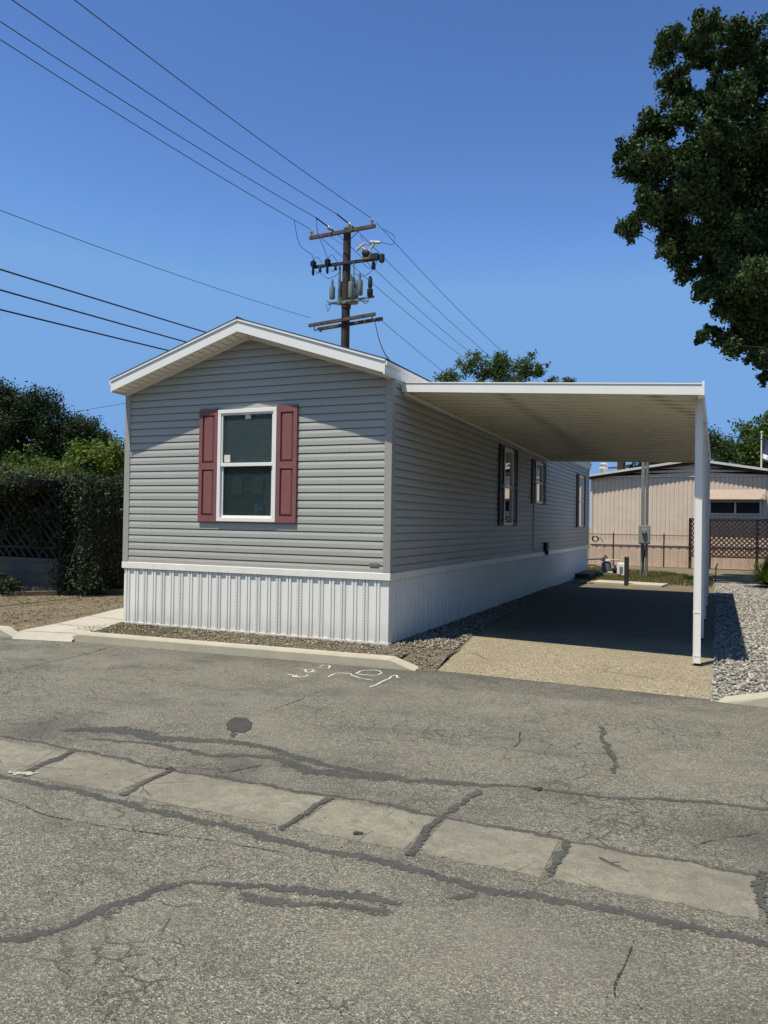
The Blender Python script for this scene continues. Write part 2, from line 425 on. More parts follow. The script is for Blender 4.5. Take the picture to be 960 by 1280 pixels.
def m_block():
    t = NT('concrete_block')
    br = t.n('ShaderNodeTexBrick'); br.inputs['Scale'].default_value = 1
    br.inputs['Mortar Size'].default_value = .008; br.inputs['Brick Width'].default_value = .41; br.inputs['Row Height'].default_value = .205
    br.inputs['Color1'].default_value = (.13, .137, .14, 1); br.inputs['Color2'].default_value = (.105, .112, .115, 1); br.inputs['Mortar'].default_value = (.075, .075, .075, 1)
    sp_ = t.n('ShaderNodeSeparateXYZ'); cb_ = t.n('ShaderNodeCombineXYZ'); t.l(t.co, sp_.inputs[0]); t.l(sp_.outputs[0], cb_.inputs[0]); t.l(sp_.outputs[2], cb_.inputs[1]); t.l(cb_.outputs[0], br.inputs[0])
    c = t.mix(t.ramp(t.noise(5, 5), [(.4, 0.0), (.7, .4)]), br.outputs[0], (.10, .10, .095))
    t.bump(t.noise(70, 4), .4, .006)
    return t.set(c, .95, spec=.1)
M['block'] = m_block()
def m_leaf(name, stops, rough=.45, trans=.25, tcol=None):
    t = NT(name)
    g = t.n('ShaderNodeNewGeometry')
    n = t.noise(1.1, 3)
    f = t.math('ADD', t.math('MULTIPLY', g.outputs['Random Per Island'], .55), t.math('MULTIPLY', n, .5))
    c = t.ramp(f, stops)
    t.set(c, rough, spec=.18)
    if trans:
        tl = t.n('ShaderNodeBsdfTranslucent')
        t.l(t.mix(1.0, c, tcol or (1.0, 1.1, .35), 'MULTIPLY'), tl.inputs[0])
        mx = t.n('ShaderNodeMixShader'); mx.inputs[0].default_value = trans
        t.l(t.b.outputs[0], mx.inputs[1]); t.l(tl.outputs[0], mx.inputs[2]); t.l(mx.outputs[0], t.out.inputs[0])
    return t.m
M['leaf_oak'] = m_leaf('dark_oak_leaf', [(0.2, (0.0232, 0.0435, 0.0188)), (0.5, (0.0464, 0.0812, 0.029)), (0.85, (0.0943, 0.145, 0.0493))], .6, .12)
M['leaf_dark'] = m_leaf('deep_green_leaf', [(0.2, (0.0156, 0.0286, 0.0143)), (0.5, (0.0299, 0.0533, 0.0234)), (0.85, (0.052, 0.0845, 0.0338))], .65, .1)  # darker green than the other oak leaf
M['leaf_mid'] = m_leaf('mid_green_leaf', [(0.2, (0.035, 0.0688, 0.0175)), (0.5, (0.0688, 0.1187, 0.03)), (0.85, (0.125, 0.1938, 0.045))], .5, .28)
M['leaf_light'] = m_leaf('light_green_leaf', [(.2, (.06, .10, .02)), (.5, (.12, .175, .032)), (.85, (.21, .26, .05))], .5, .3)
M['leaf_hedge'] = m_leaf('hedge_leaf', [(0.2, (0.0161, 0.0299, 0.0149)), (0.5, (0.0345, 0.0552, 0.0276)), (0.75, (0.069, 0.092, 0.0483)), (0.9, (0.1725, 0.1898, 0.115))], .6, .12)
M['leaf_vine'] = m_leaf('vine_leaf', [(.2, (.05, .08, .02)), (.5, (.11, .15, .03)), (.85, (.22, .23, .06))], .5, .25)
M['grass'] = m_leaf('grass_blade', [(.2, (.06, .085, .02)), (.5, (.12, .135, .035)), (.85, (.22, .195, .08))], .7, .2)
M['dry'] = m_leaf('dry_litter', [(.2, (.09, .065, .035)), (.5, (.20, .155, .09)), (.85, (.34, .285, .18))], .8, .1)

# ------------------------------------------------------------------ leaves, stones, trees
def rand_dirs(n):
    v = rng.normal(size=(n, 3)); return v / np.linalg.norm(v, axis=1, keepdims=True)

def leaf_quads(P, size, aspect=.55, up=.35, size_var=.55):
    """P (n,3) leaf centres -> rhombic leaf quads"""
    n = len(P)
    d = rand_dirs(n); nr = rand_dirs(n); nr[:, 2] += up
    nr /= np.linalg.norm(nr, axis=1, keepdims=True)
    d -= nr * np.sum(d * nr, axis=1, keepdims=True)
    d /= np.linalg.norm(d, axis=1, keepdims=True) + 1e-9
    s = np.cross(nr, d)
    L = size * (1 + size_var * rng.uniform(-1, 1, size=(n, 1)))
    w = L * aspect
    fold = nr * w * .25
    V = np.stack([P - d * L * .5, P + s * w * .5 + d * L * .05 + fold, P + d * L * .5, P - s * w * .5 + d * L * .05 + fold], axis=1).reshape(-1, 3)
    F = np.arange(4 * n).reshape(n, 4)
    return V, F

def clump_points(c, r, n, sub=14, flat=.85, sig=.20):
    dirs = rand_dirs(sub); rad = r * (.25 + .80 * rng.random((sub, 1)))
    cs = dirs * rad
    cs[:, 2] *= flat
    k = rng.integers(0, sub, n)
    p = cs[k] + np.clip(rng.normal(size=(n, 3)), -1.7, 1.7) * r * sig * (.55 + .7 * rng.random((n, 1)))
    return p + np.array(c)[None, :]

def tree(name, loc, label, cat, clumps, leaf, leafmat, trunk_r=.25, trunk_h=3.0, dens=1.0, group=None, limbs=True, lean=(0, 0), bark='bark', twigs=0):
    t = thing(name, loc, label, cat, group)
    base = Vector(loc)
    top = base + Vector((lean[0], lean[1], trunk_h))
    mb = MB()
    pts = []; rr = []
    for i in range(7):
        f = i / 6
        pts.append(base.lerp(top, f) + Vector((random.uniform(-.06, .06) * trunk_r * 3, random.uniform(-.06, .06) * trunk_r * 3, 0)) * (1 if 0 < i < 6 else 0))
        rr.append(trunk_r * (1.5 - .5 * min(1, f * 4)) * (1 - .3 * f))
    mb.tube(pts, rr, 10)
    if limbs:
        # branches grow outward: each clump hangs on the nearest point of the limbs already there
        nodes = [(base.lerp(top, f), trunk_r * .75, 0) for f in (.72, .82, .92, 1.0)]
        order = sorted(clumps, key=lambda q: (Vector(q[0]) - top).length)
        for c, r, n in order:
            c = Vector(c)
            k = min(range(len(nodes)), key=lambda t: (nodes[t][0] - c).length + .35 * (nodes[t][0] - top).length * 0 + (0 if nodes[t][0].z < c.z + .8 else 1.5))
            st, r0, dp = nodes[k]
            d = c - st; ln = d.length
            r1 = max(.012, min(r0 * .72, trunk_r * .42))
            side = Vector((random.uniform(-1, 1), random.uniform(-1, 1), random.uniform(-.2, .9))) * ln * .12
            q = [st, st + d * .3 + side * .8, st + d * .6 + side, st + d * .85 + side * .4, c]
            rr_ = [r1, r1 * .85, r1 * .65, r1 * .48, r1 * .3]
            mb.tube(q, rr_, 6)
            for a, ra in zip(q[1:], rr_[1:]): nodes.append((a, ra, dp + 1))
            for k in range(twigs):
                d = Vector(rand_dirs(1)[0]) * r * random.uniform(.5, .9)
                a = q[3].lerp(c, random.random())
                mb.tube([a, a.lerp(c + d, .5) + Vector((0, 0, random.uniform(-.05, .1))), c + d], [r1 * .22, r1 * .14, r1 * .05], 4)
    mb.build('trunk', M[bark], t, smooth=True)
    P = np.concatenate([clump_points(c, r, int(n * dens)) for c, r, n in clumps])
    V, F = leaf_quads(P, leaf)
    mesh_np('crown', V, F, M[leafmat], t)
    return t

def stones(P, r0, r1):
    """octahedral stones, jittered"""
    n = len(P)
    base = np.array([[1, 0, 0], [0, 1, 0], [-1, 0, 0], [0, -1, 0], [0, 0, 1], [0, 0, -1]], float)
    sc = (r0 + (r1 - r0) * rng.random(n) ** 2)[:, None, None]
    V = base[None] * (1 + .35 * rng.uniform(-1, 1, (n, 6, 3))) + .18 * rng.uniform(-1, 1, (n, 6, 3))
    V = V * np.stack([np.ones(n), .6 + .4 * rng.random(n), .45 + .3 * rng.random(n)], axis=1)[:, None, :]
    a = rng.random(n) * 2 * np.pi; tx = rng.normal(size=n) * .35
    ca, sa = np.cos(a), np.sin(a)
    Rz = np.zeros((n, 3, 3)); Rz[:, 0, 0] = ca; Rz[:, 0, 1] = -sa; Rz[:, 1, 0] = sa; Rz[:, 1, 1] = ca; Rz[:, 2, 2] = 1
    Rx = np.zeros((n, 3, 3)); Rx[:, 0, 0] = 1; Rx[:, 1, 1] = np.cos(tx); Rx[:, 1, 2] = -np.sin(tx); Rx[:, 2, 1] = np.sin(tx); Rx[:, 2, 2] = np.cos(tx)
    V = np.einsum('nij,nkj->nki', Rz @ Rx, V * sc) + P[:, None, :]
    f = np.array([[0, 1, 4], [1, 2, 4], [2, 3, 4], [3, 0, 4], [1, 0, 5], [2, 1, 5], [3, 2, 5], [0, 3, 5]])
    F = (f[None] + 6 * np.arange(n)[:, None, None]).reshape(-1, 3)
    return V.reshape(-1, 3), F

def sheet(name, pts, z, mat, label=None, kind='structure', thick=0):
    mb = MB(); n = len(pts)
    if thick:
        v = [(x, y, z - thick) for x, y in pts] + [(x, y, z) for x, y in pts]
        mb.add(v, [tuple(range(n - 1, -1, -1)), tuple(range(n, 2 * n))] + [(i, (i + 1) % n, n + (i + 1) % n, n + i) for i in range(n)])
    else:
        mb.add([(x, y, z) for x, y in pts], [tuple(range(n))])
    o = mb.build(name, mat, None, (0, 0, 0))
    return tag(o, label, None, None, kind)

# ================================================================== SETTING
ROAD_Z = -.084
KY = lambda x: -1.2 + (x + 4.11) * .0525          # road-side line of the kerb
g = MB()
edge_pts = [(-300, -1.28), (-4.15, -1.18), (-3.95, -.98), (.42, -.80), (.44, -.30), (.88, -.30), (.90, .25), (3.665, .25), (3.68, -.30), (4.2, -.30), (4.22, -.93), (300, -.93)]
for (xa, ya), (xb, yb) in zip(edge_pts, edge_pts[1:]):
    if xb - xa < .05: ya_, yb_ = (max(ya, yb),) * 2
    else: ya_, yb_ = ya, yb
    if xb > xa: g.quad((xa, ya_, 0), (xb, yb_, 0), (xb, 400, 0), (xa, 400, 0))
    if xb - xa > .05: g.quad((xa, ya, 0), (xa, ya, -.1), (xb, yb, -.1), (xb, yb, 0))
    else: g.quad((xa, max(ya, yb), 0), (xa, min(ya, yb), 0), (xa, min(ya, yb), -.1), (xa, max(ya, yb), -.1))
g.quad((-300, -300, -.1), (300, -300, -.1), (300, .25, -.1), (-300, .25, -.1))
tag(g.build('ground', M['dirt'], None, (0, 0, 0)), 'dry brown earth of the lot around the homes', None, None, 'structure')

rd = MB()
rd.quad((-80, -16, ROAD_Z), (80, -16, ROAD_Z), (80, -.80, ROAD_Z), (-80, -.80, ROAD_Z))
tag(rd.build('road', M['road'], None, (0, 0, 0)), 'cracked grey asphalt road in the foreground', None, None, 'structure')

def ribbon(pts, w, jit=.25, z=0.0, sub=None, taper=True):
    """flat strip along a polyline with softly varying width and slightly ragged edges"""
    P = [Vector((x, y, 0)) for x, y in pts]
    Q = []; WW = []
    for i in range(len(P) - 1):
        m = max(3, int((P[i + 1] - P[i]).length / .022))
        wa = w[min(i, len(w) - 1)] if isinstance(w, (list, tuple)) else w
        wb = w[min(i + 1, len(w) - 1)] if isinstance(w, (list, tuple)) else w
        for k in range(m): Q.append(P[i].lerp(P[i + 1], k / m)); WW.append(wa + (wb - wa) * k / m)
    Q.append(P[-1]); WW.append(WW[-1])
    for _ in range(6):
        Q = [Q[0]] + [(Q[i - 1] + Q[i] * 2 + Q[i + 1]) / 4 for i in range(1, len(Q) - 1)] + [Q[-1]]
    n = len(Q); ph = [random.uniform(0, 6.28) for _ in range(6)]
    # wander of the centre line
    if n > 12:
        amp = min(.02, .5 * max(WW))
        for i in range(1, n - 1):
            d = (Q[i + 1] - Q[i - 1]).normalized(); s_ = Vector((-d.y, d.x, 0)); t = i * .022
            Q[i] = Q[i] + s_ * amp * (.6 * math.sin(t * 7 + ph[0]) + .4 * math.sin(t * 17 + ph[1]) + .25 * math.sin(t * 41 + ph[2]))
    mb = MB(); mb.edge = []
    for i, q in enumerate(Q):
        d = (Q[min(i + 1, n - 1)] - Q[max(i - 1, 0)]).normalized(); s = Vector((-d.y, d.x, 0))
        ww = WW[i] * 1.5; t = i * .022
        ends = min(1, min(i, n - 1 - i) * .022 / .12) if taper else 1
        f1 = 1 + jit * (.35 * math.sin(t * 9 + ph[3]) + .3 * math.sin(t * 23 + ph[4]))
        f2 = 1 + jit * (.35 * math.sin(t * 11 + ph[5]) + .3 * math.sin(t * 29 + ph[0]))
        a = q + s * ww * .5 * max(.2, f1); b = q - s * ww * .5 * max(.2, f2)
        mb.v += [(a.x, a.y, z), (q.x, q.y, z), (b.x, b.y, z)]
        mb.edge += [1.0, 1 - ends, 1.0]
    for i in range(n - 1):
        k = 3 * i
        mb.f += [(k, k + 1, k + 4, k + 3), (k + 1, k + 2, k + 5, k + 4)]; mb.m += [0, 0]
    return mb

# concrete gutter strip: slabs broken by tar joints
ZG = ROAD_Z + .0012
xs = [-9.0, -7.9, -6.8, -5.7, -4.5, -3.4, -2.3, -1.25, -.30, .53, 1.655, 2.34, 3.0, 3.90, 5.0, 6.1, 7.2, 8.3, 9.4]
gm = MB()
for i in range(len(xs) - 1):
    a, b = xs[i] + .03, xs[i + 1] - .03
    n = 14
    top = [(a + (b - a) * k / n, -4.72 + random.uniform(-.022, .012) + (.03 if k in (0, n) else 0)) for k in range(n + 1)]
    bot = [(a + (b - a) * k / n + random.uniform(-.012, .012), -5.21 + random.uniform(-.018, .02)) for k in range(n, -1, -1)]
    pts = top + bot
    gm.add([(x, y, ZG) for x, y in pts], [tuple(range(len(pts) - 1, -1, -1))])
tag(gm.build('road_gutter', M['gutter'], None, (0, 0, 0)), 'pale concrete gutter slabs crossing the asphalt road', None, None, 'structure')

# tar seals and cracks on the road, parts of the road surface
road = bpy.data.objects['road']
ZS = ROAD_Z + .0016
S1 = [(-3.2, -5.28), (-1.6, -5.3), (-.33, -5.28), (-.05, -5.27), (.31, -5.28), (.63, -5.31), (1.02, -5.31), (1.45, -5.34), (1.7, -5.36), (2.02, -5.36), (2.36, -5.37), (2.6, -5.4), (2.75, -5.4), (3.03, -5.39), (3.29, -5.38), (3.51, -5.36), (3.72, -5.37), (3.89, -5.37), (5.5, -5.35)]
S2 = [(-3, -4.66), (-1.03, -4.67), (-.59, -4.65), (-.33, -4.66), (.1, -4.70), (.46, -4.72), (1.05, -4.71), (1.66, -4.69), (1.83, -4.68), (2.37, -4.71), (2.72, -4.72), (2.98, -4.74), (3.36, -4.73), (3.65, -4.75), (3.89, -4.76), (5.2, -4.72)]
A = [(-.87, -4.38), (-.7, -4.27), (-.42, -4.15), (-.02, -4.19), (.39, -4.07), (.76, -4.02), (1.31, -4.21), (1.73, -4.24)]
A2 = [(-.53, -4.44), (.09, -4.32), (.54, -4.36), (.95, -4.22), (1.39, -4.35), (2, -4.22), (2.38, -4.12), (2.7, -4.04), (3.08, -4.01), (3.51, -3.87), (3.98, -3.78), (4.8, -3.7)]
B = [(.6, -6.95), (1.0, -6.75), (1.24, -6.61), (1.35, -6.48), (1.38, -6.35), (1.4, -6.24), (1.48, -6.05), (1.58, -5.93), (1.79, -5.84), (2.03, -5.76), (2.28, -5.72), (2.56, -5.69)]
B2 = [(1.77, -5.9), (1.87, -5.95), (2.12, -5.86), (2.45, -5.77), (2.58, -5.75)]
Cc = [(2.63, -5.64), (2.7, -5.49), (2.78, -5.40)]
D = [(2.84, -2.32), (2.94, -2.78), (3.04, -3.16), (3.11, -3.6)]
Ee = [(-2.99, -3.05), (-3.02, -2.41), (-3.06, -1.79), (-3.23, -1.08)]
Fl = [(.26, -3.35), (.28, -2.87), (.29, -2.22)]
Gl = [(3.43, -5.5), (3.41, -5.64), (3.4, -5.76), (3.37, -5.88), (3.4, -6.04)]
H = [(3.58, -4.55), (3.68, -4.41), (3.95, -4.17)]
seals = [(S1, .075, 'seal', .5), (S2, .045, 'seal_worn', .9), (A, [.07, .15, .20, .17, .13, .10, .09], 'seal', .35),
         (A2, [.05, .07, .08, .10, .19, .15, .07, .05, .05, .06], 'seal_worn', .5), (B, [.08, .09, .08, .06, .07, .08, .06, .045, .045, .09, .08, .06], 'seal', .6),
         (B2, [.07, .10, .08, .06], 'seal_worn', .7), (Cc, .05, 'seal', .5)]
for k, (p, w, m, j) in enumerate(seals):
    ribbon(p, w, j, ZS + .0002 * k).build('tar_seal', M[m], road)
for k, (p, w) in enumerate([(Ee, .014), (Fl, .010), (Gl, .012), (H, .010), ([(1.0, -4.33), (.9, -4.55), (.75, -4.72)], .02),
                            ([(2.3, -2.75), (2.38, -3.1), (2.36, -3.35)], .014), ([(-.2, -5.5), (.4, -5.62), (.9, -5.6), (1.4, -5.5), (1.9, -5.48)], .008)]):
    ribbon(p, w, .9, ZS + .0018 + .00012 * k).build('road_crack', M['crack'], road)
for k, (p, w) in enumerate([(D, .05), ([(2.42, -4.15), (2.38, -4.45), (2.35, -4.75)], .06)]):
    ribbon(p, w, .8, ZS + .0034 + .0001 * k).build('worn_patch', M['seal_worn'], road)
bl = MB(); c0 = Vector((.29, -3.63)); n = 22; pts = []
for k in range(n):
    t = 2 * math.pi * k / n
    ca_, sa_ = math.cos(t) * (1 + .12 * random.uniform(-1, 1)), math.sin(t) * (1 + .10 * random.uniform(-1, 1))
    pts.append((c0.x + .095 * ca_ - .12 * sa_, c0.y + .04 * ca_ + .19 * sa_, ZS + .0037))
bl.add(pts, [tuple(range(n))]); bl.build('tar_patch', M['seal_dark'], road)
ribbon([(.33, -3.75), (.42, -3.9), (.50, -4.0)], .07, .4, ZS + .0039).build('tar_seal', M['seal_worn'], road)
for k, (a, b, w) in enumerate([((-.34, -4.70), (-.20, -5.22), .07), ((.53, -4.70), (.55, -5.22), .055), ((1.68, -4.72), (1.63, -5.25), .05), ((2.33, -4.74), (2.35, -5.25), .06), ((3.0, -4.74), (3.01, -5.18), .055), ((3.91, -4.70), (3.90, -5.22), .06)]):
    ribbon([a, ((a[0] + b[0]) / 2 + random.uniform(-.02, .02), (a[1] + b[1]) / 2), b], w, .7, ZS + .0041 + .0001 * k, taper=False).build('tar_seal', M['seal' if k % 3 != 1 else 'seal_worn'], road)
M['mortar'] = m_seal('pale_mortar', (.42, .40, .35), (.52, .50, .44), .56, 30, .08)
ribbon([(-.40, -5.23), (-.25, -5.18), (-.10, -5.10)], .05, .9, ZS + .005).build('mortar_patch', M['mortar'], road)
ribbon([(.56, -4.73), (.66, -4.735)], .03, .9, ZS + .0052).build('mortar_patch', M['mortar'], road)
for k, (x, y, r) in enumerate([(2.02, -5.12, .025), (2.72, -4.05, .035), (.5, -4.72, .03)]):
    m_ = MB(); m_.add([(x + r * random.uniform(.6, 1.2) * math.cos(t * .7), y + r * random.uniform(.6, 1.2) * math.sin(t * .7), ZS + .0054 + .0001 * k) for t in range(9)], [tuple(range(9))])
    m_.build('oil_stain', M['crack'], road)
# sprayed survey marks
marks = [[(-.4, -1.75), (-.36, -1.72), (-.3, -1.76), (-.28, -1.82)], [(-.28, -1.73), (-.28, -1.8), (-.23, -1.82), (-.19, -1.8), (-.19, -1.73), (-.19, -1.67)],
         [(-.34, -1.47), (-.34, -1.38), (-.29, -1.38), (-.24, -1.45), (-.24, -1.54), (-.28, -1.54), (-.34, -1.47)], [(-.25, -1.49), (-.18, -1.51)],
         [(-.28, -1.28), (-.21, -1.27)], [(-.3, -1.19), (-.29, -1.09), (-.23, -1.1), (-.17, -1.18), (-.16, -1.28)],
         [(.05, -1.68), (.01, -1.55), (.03, -1.46), (.1, -1.42), (.16, -1.41), (.26, -1.51), (.37, -1.59), (.47, -1.61), (.53, -1.6)],
         [(.23, -1.39), (.21, -1.24), (.26, -1.15), (.36, -1.12), (.46, -1.2), (.48, -1.34), (.42, -1.4), (.32, -1.42), (.23, -1.39)],
         [(.63, -1.92), (.65, -1.77), (.64, -1.54), (.61, -1.33), (.62, -1.24), (.66, -1.28), (.71, -1.39)]]
for k, p in enumerate(marks):
    ribbon(p, .026, .5, ZS + .0004 * k, taper=False).build('painted_mark', M['paint'], road)['label'] = 'white sprayed survey squiggle on the asphalt'

# kerbs
def kerb(name, x0, x1, label, tr=None, tl=None, yf=KY):
    mb = MB()
    xs_ = [x0] + ([x0 + tl] if tl else []) + list(np.arange(x0 + (tl or 0) + .5, x1 - (tr or 0) - .2, .5)) + ([x1 - tr] if tr else []) + [x1]
    rows = []
    for x in xs_:
        zt = .028
        if (tl and x == x0) or (tr and x == x1): zt = ROAD_Z + .012
        y = yf(x); w = .17 + random.uniform(-.004, .004)
        rows.append([(x, y, ROAD_Z - .05), (x, y + .012, zt - .022), (x, y + .032, zt), (x, y + w, zt), (x, y + w, -.12)])
    for a, b in zip(rows, rows[1:]):
        for i in range(4): mb.quad(a[i], b[i], b[i + 1], a[i + 1])
    mb.add(rows[0], [(4, 3, 2, 1, 0)]); mb.add(rows[-1], [(0, 1, 2, 3, 4)])
    o = mb.build(name, M['kerb'], None, (0, 0, 0)); return tag(o, label, None, None, 'structure')
kerb('kerb', -4.1, .72, 'cream concrete kerb in front of the grey home', tr=.30, tl=.25)
kerb('kerb', 3.72, 9.0, 'cream kerb end beside the pale gravel', tl=.42, yf=lambda x: -1.02)
kerb('kerb', -14.0, -4.75, 'cream kerb end at the dry dirt yard', tr=.3, yf=lambda x: -1.34)

# driveway, path, slab, gravel
DR = [(.86, .30), (3.665, .30), (3.66, 4), (3.65, 10.6), (.2, 10.6), (.24, 7.15), (.48, 4), (.72, 1.15)]
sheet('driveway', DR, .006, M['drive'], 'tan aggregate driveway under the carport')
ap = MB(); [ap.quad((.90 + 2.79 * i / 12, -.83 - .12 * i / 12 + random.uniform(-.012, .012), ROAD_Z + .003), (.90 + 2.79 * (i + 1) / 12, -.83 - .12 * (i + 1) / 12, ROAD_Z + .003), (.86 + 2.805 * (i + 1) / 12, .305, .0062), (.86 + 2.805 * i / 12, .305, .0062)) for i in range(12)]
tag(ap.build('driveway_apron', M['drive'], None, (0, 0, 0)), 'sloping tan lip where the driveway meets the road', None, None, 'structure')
sheet('path', [(-4.72, -1.30), (-3.90, -1.11), (-3.86, -.80), (-4.20, .02), (-4.22, 6), (-5.5, 6), (-5.42, 1.35), (-5.06, .2), (-4.85, -.5)], .012, M['slab'], 'pale concrete path beside the grey home')
pa = MB(); pa.quad((-4.72, -1.42, ROAD_Z + .003), (-3.88, -1.24, ROAD_Z + .003), (-3.90, -1.10, .0125), (-4.72, -1.295, .0125))
tag(pa.build('path_apron', M['slab'], None, (0, 0, 0)), 'concrete lip where the path meets the road', None, None, 'structure')
for k, (a, b) in enumerate([((-5.10, .30), (-4.2, .16)), ((-4.80, -.6), (-3.92, -.62))]):
    ribbon([a, b], .02, .3, .016 + .001 * k, taper=False).build('path_joint', M['crack'], bpy.data.objects['path'])
sheet('concrete_pad', [(.72, 11.75), (2.45, 11.45), (2.55, 12.35), (.80, 12.65)], .05, M['slab'], 'bright concrete pad at the end of the driveway', thick=.08)
sheet('gravel_bed', [(3.665, -.29), (4.21, -.29), (4.215, -.88), (7.27, -.88), (7.27, 14.2), (3.64, 14.2)], .004, M['gravel_base'], 'pale gravel bed right of the carport')
sheet('planting_bed', [(-3.88, -1.02), (.42, -.80), (.44, -.31), (.88, -.31), (.86, 0), (.72, 1.15), (.48, 4), (.24, 7.15), (.2, 10.6), (.01, 10.6), (.01, .0), (-4.18, .0)], .004, M['bed'], 'narrow stony soil bed along the grey home')

sl = MB()
sl.quad((.40, -.93, ROAD_Z + .002), (.93, -.90, ROAD_Z + .002), (.885, -.30, .0045), (.40, -.30, .0045)); sl.quad((.90, -.86, ROAD_Z + .0025), (.94, -.86, ROAD_Z + .0025), (.87, .3, .0045), (.80, .3, .0045))
tag(sl.build('bed_slope', M['bed'], None, (0, 0, 0)), 'stony soil sloping to the road at the kerb end', None, None, 'structure')
sl = MB(); sl.quad((3.655, -1.0, ROAD_Z + .002), (4.24, -1.0, ROAD_Z + .002), (4.24, -.28, .0045), (3.655, -.28, .0045))
tag(sl.build('gravel_slope', M['gravel_base'], None, (0, 0, 0)), 'pale gravel sloping to the road at the kerb end', None, None, 'structure')
def scatter(poly, n):
    P = np.array(poly); lo = P.min(0); hi = P.max(0)
    out = []
    while len(out) < n:
        q = lo + (hi - lo) * rng.random((n * 2, 2))
        ins = np.zeros(len(q), bool); j = len(P) - 1
        for i in range(len(P)):
            xi, yi = P[i]; xj, yj = P[j]
            c = ((yi > q[:, 1]) != (yj > q[:, 1])) & (q[:, 0] < (xj - xi) * (q[:, 1] - yi) / (yj - yi + 1e-12) + xi)
            ins ^= c; j = i
        out += q[ins].tolist()
    return np.array(out[:n])
def gravel(name, poly, n, r0, r1, mat, label, z=.006):
    q = scatter(poly, n); P = np.column_stack([q, np.full(n, z)]); P[:, 2] += rng.random(n) * r1 * .5
    ed = (P[:, 1] < -.30) & (((P[:, 0] > .42) & (P[:, 0] < 1.0)) | ((P[:, 0] > 3.6) & (P[:, 0] < 4.22)))
    P[ed, 2] += (P[ed, 1] + .30) / .63 * .086
    V, F = stones(P, r0, r1)
    return tag(mesh_np(name, V, F, M[mat], None, (0, 0, 0)), label, 'gravel', None, 'stuff')
gravel('gravel', [(3.68, -.98), (4.1, -.9), (5.9, -.83), (5.9, 13.6), (3.66, 13.4)], 26000, .013, .036, 'stone_pale', 'pale grey gravel to the right of the carport posts')
gravel('gravel', [(5.9, -.83), (7.25, -.83), (7.25, 13.6), (5.9, 13.6)], 6000, .015, .04, 'stone_pale', 'pale grey gravel farther right of the carport')
gravel('gravel', [(.02, .02), (.86, -.02), (.70, 1.15), (.46, 4), (.22, 7.15), (.2, 10.2), (.02, 10.2)], 5200, .010, .030, 'stone_brown', 'mixed gravel strip between the skirting and the driveway')
gravel('gravel', [(-3.8, -.99), (.45, -.80), (.50, -.90), (.92, -.88), (.85, -.02), (-4.15, -.04)], 2300, .007, .022, 'stone_brown', 'small brown stones in the bed before the skirting')
gravel('gravel', [(.2, 11.7), (.78, 11.7), (.85, 12.6), (.1, 12.7)], 700, .015, .035, 'stone_brown', 'pinkish stones beside the concrete pad')

gravel('loose_grit', [(-6, -6.8), (5.5, -6.8), (5.5, -1.0), (-6, -1.0)], 420, .003, .009, 'stone_pale', 'loose pale grit scattered over the road', ROAD_Z + .003)
gravel('loose_grit', [(-4.0, -1.38), (.7, -1.12), (1.0, -1.0), (3.7, -1.12), (3.7, -1.3), (-4.0, -1.6)], 320, .003, .010, 'stone_brown', 'brown grit gathered on the road along the kerb', ROAD_Z + .003)
tw = MB(); tw.tube([(3.19, -4.885, ROAD_Z + .01), (3.26, -4.94, ROAD_Z + .012), (3.335, -4.975, ROAD_Z + .008)], [.003, .0025, .0015], 5); tw.tube([(3.25, -4.93, ROAD_Z + .012), (3.29, -4.92, ROAD_Z + .02)], .002, 4)
tag(tw.build('twig', M['bark'], None, (3.26, -4.93, ROAD_Z)), 'thin dry twig lying on the pale concrete gutter slab', 'twig')
def blades(poly, n, h, w, mat, name, label, lean=.5):
    q = scatter(poly, n)
    P = np.column_stack([q, np.zeros(n)])
    a = rng.random(n) * 2 * np.pi; hh = h * (.5 + .8 * rng.random(n))
    d = np.column_stack([np.cos(a), np.sin(a), np.zeros(n)]); s = np.column_stack([-np.sin(a), np.cos(a), np.zeros(n)])
    tip = P + d * (hh * lean * rng.random(n))[:, None] + np.column_stack([np.zeros(n), np.zeros(n), hh])
    V = np.stack([P - s * w, P + s * w, tip], axis=1).reshape(-1, 3)
    return tag(mesh_np(name, V, np.arange(3 * n).reshape(n, 3), M[mat], None, (0, 0, 0)), label, 'grass', None, 'stuff')
blades([(-.6, 12.9), (1.6, 12.7), (3.6, 12.1), (3.6, 15.5), (2.2, 18.2), (-.9, 19.5)], 16000, .075, .006, 'grass', 'grass', 'patchy green lawn behind the carport')
blades([(-4.3, -.95), (-3.0, -.95), (-2.6, -.05), (-4.1, -.05)], 1500, .035, .004, 'grass', 'grass', 'short weeds by the left end of the kerb')
blades([(-12, -1.1), (-4.95, -1.15), (-5.1, .1), (-5.5, 1.5), (-5.6, 4), (-12, 3)], 5000, .030, .004, 'dry', 'dry_grass', 'dry brown grass stubble on the dirt yard', 1.6)
q = scatter([(-11, -1.1), (-4.9, -1.1), (-5.2, .5), (-5.5, 2.6), (-11, 2.3)], 1300)
V, F = leaf_quads(np.column_stack([q, np.full(len(q), .012)]), .05, .6, 2.5)
tag(mesh_np('leaf_litter', V, F, M['dry'], None, (0, 0, 0)), 'fallen dry leaves on the dirt yard', 'leaves', None, 'stuff')
q = scatter([(-3.9, -.98), (.9, -.78), (.8, -.03), (-4.15, -.03)], 700)
V, F = leaf_quads(np.column_stack([q, np.full(len(q), .014)]), .035, .6, 2.5)
tag(mesh_np('leaf_litter', V, F, M['dry'], None, (0, 0, 0)), 'dry leaf bits in the bed before the skirting', 'leaves', None, 'stuff')

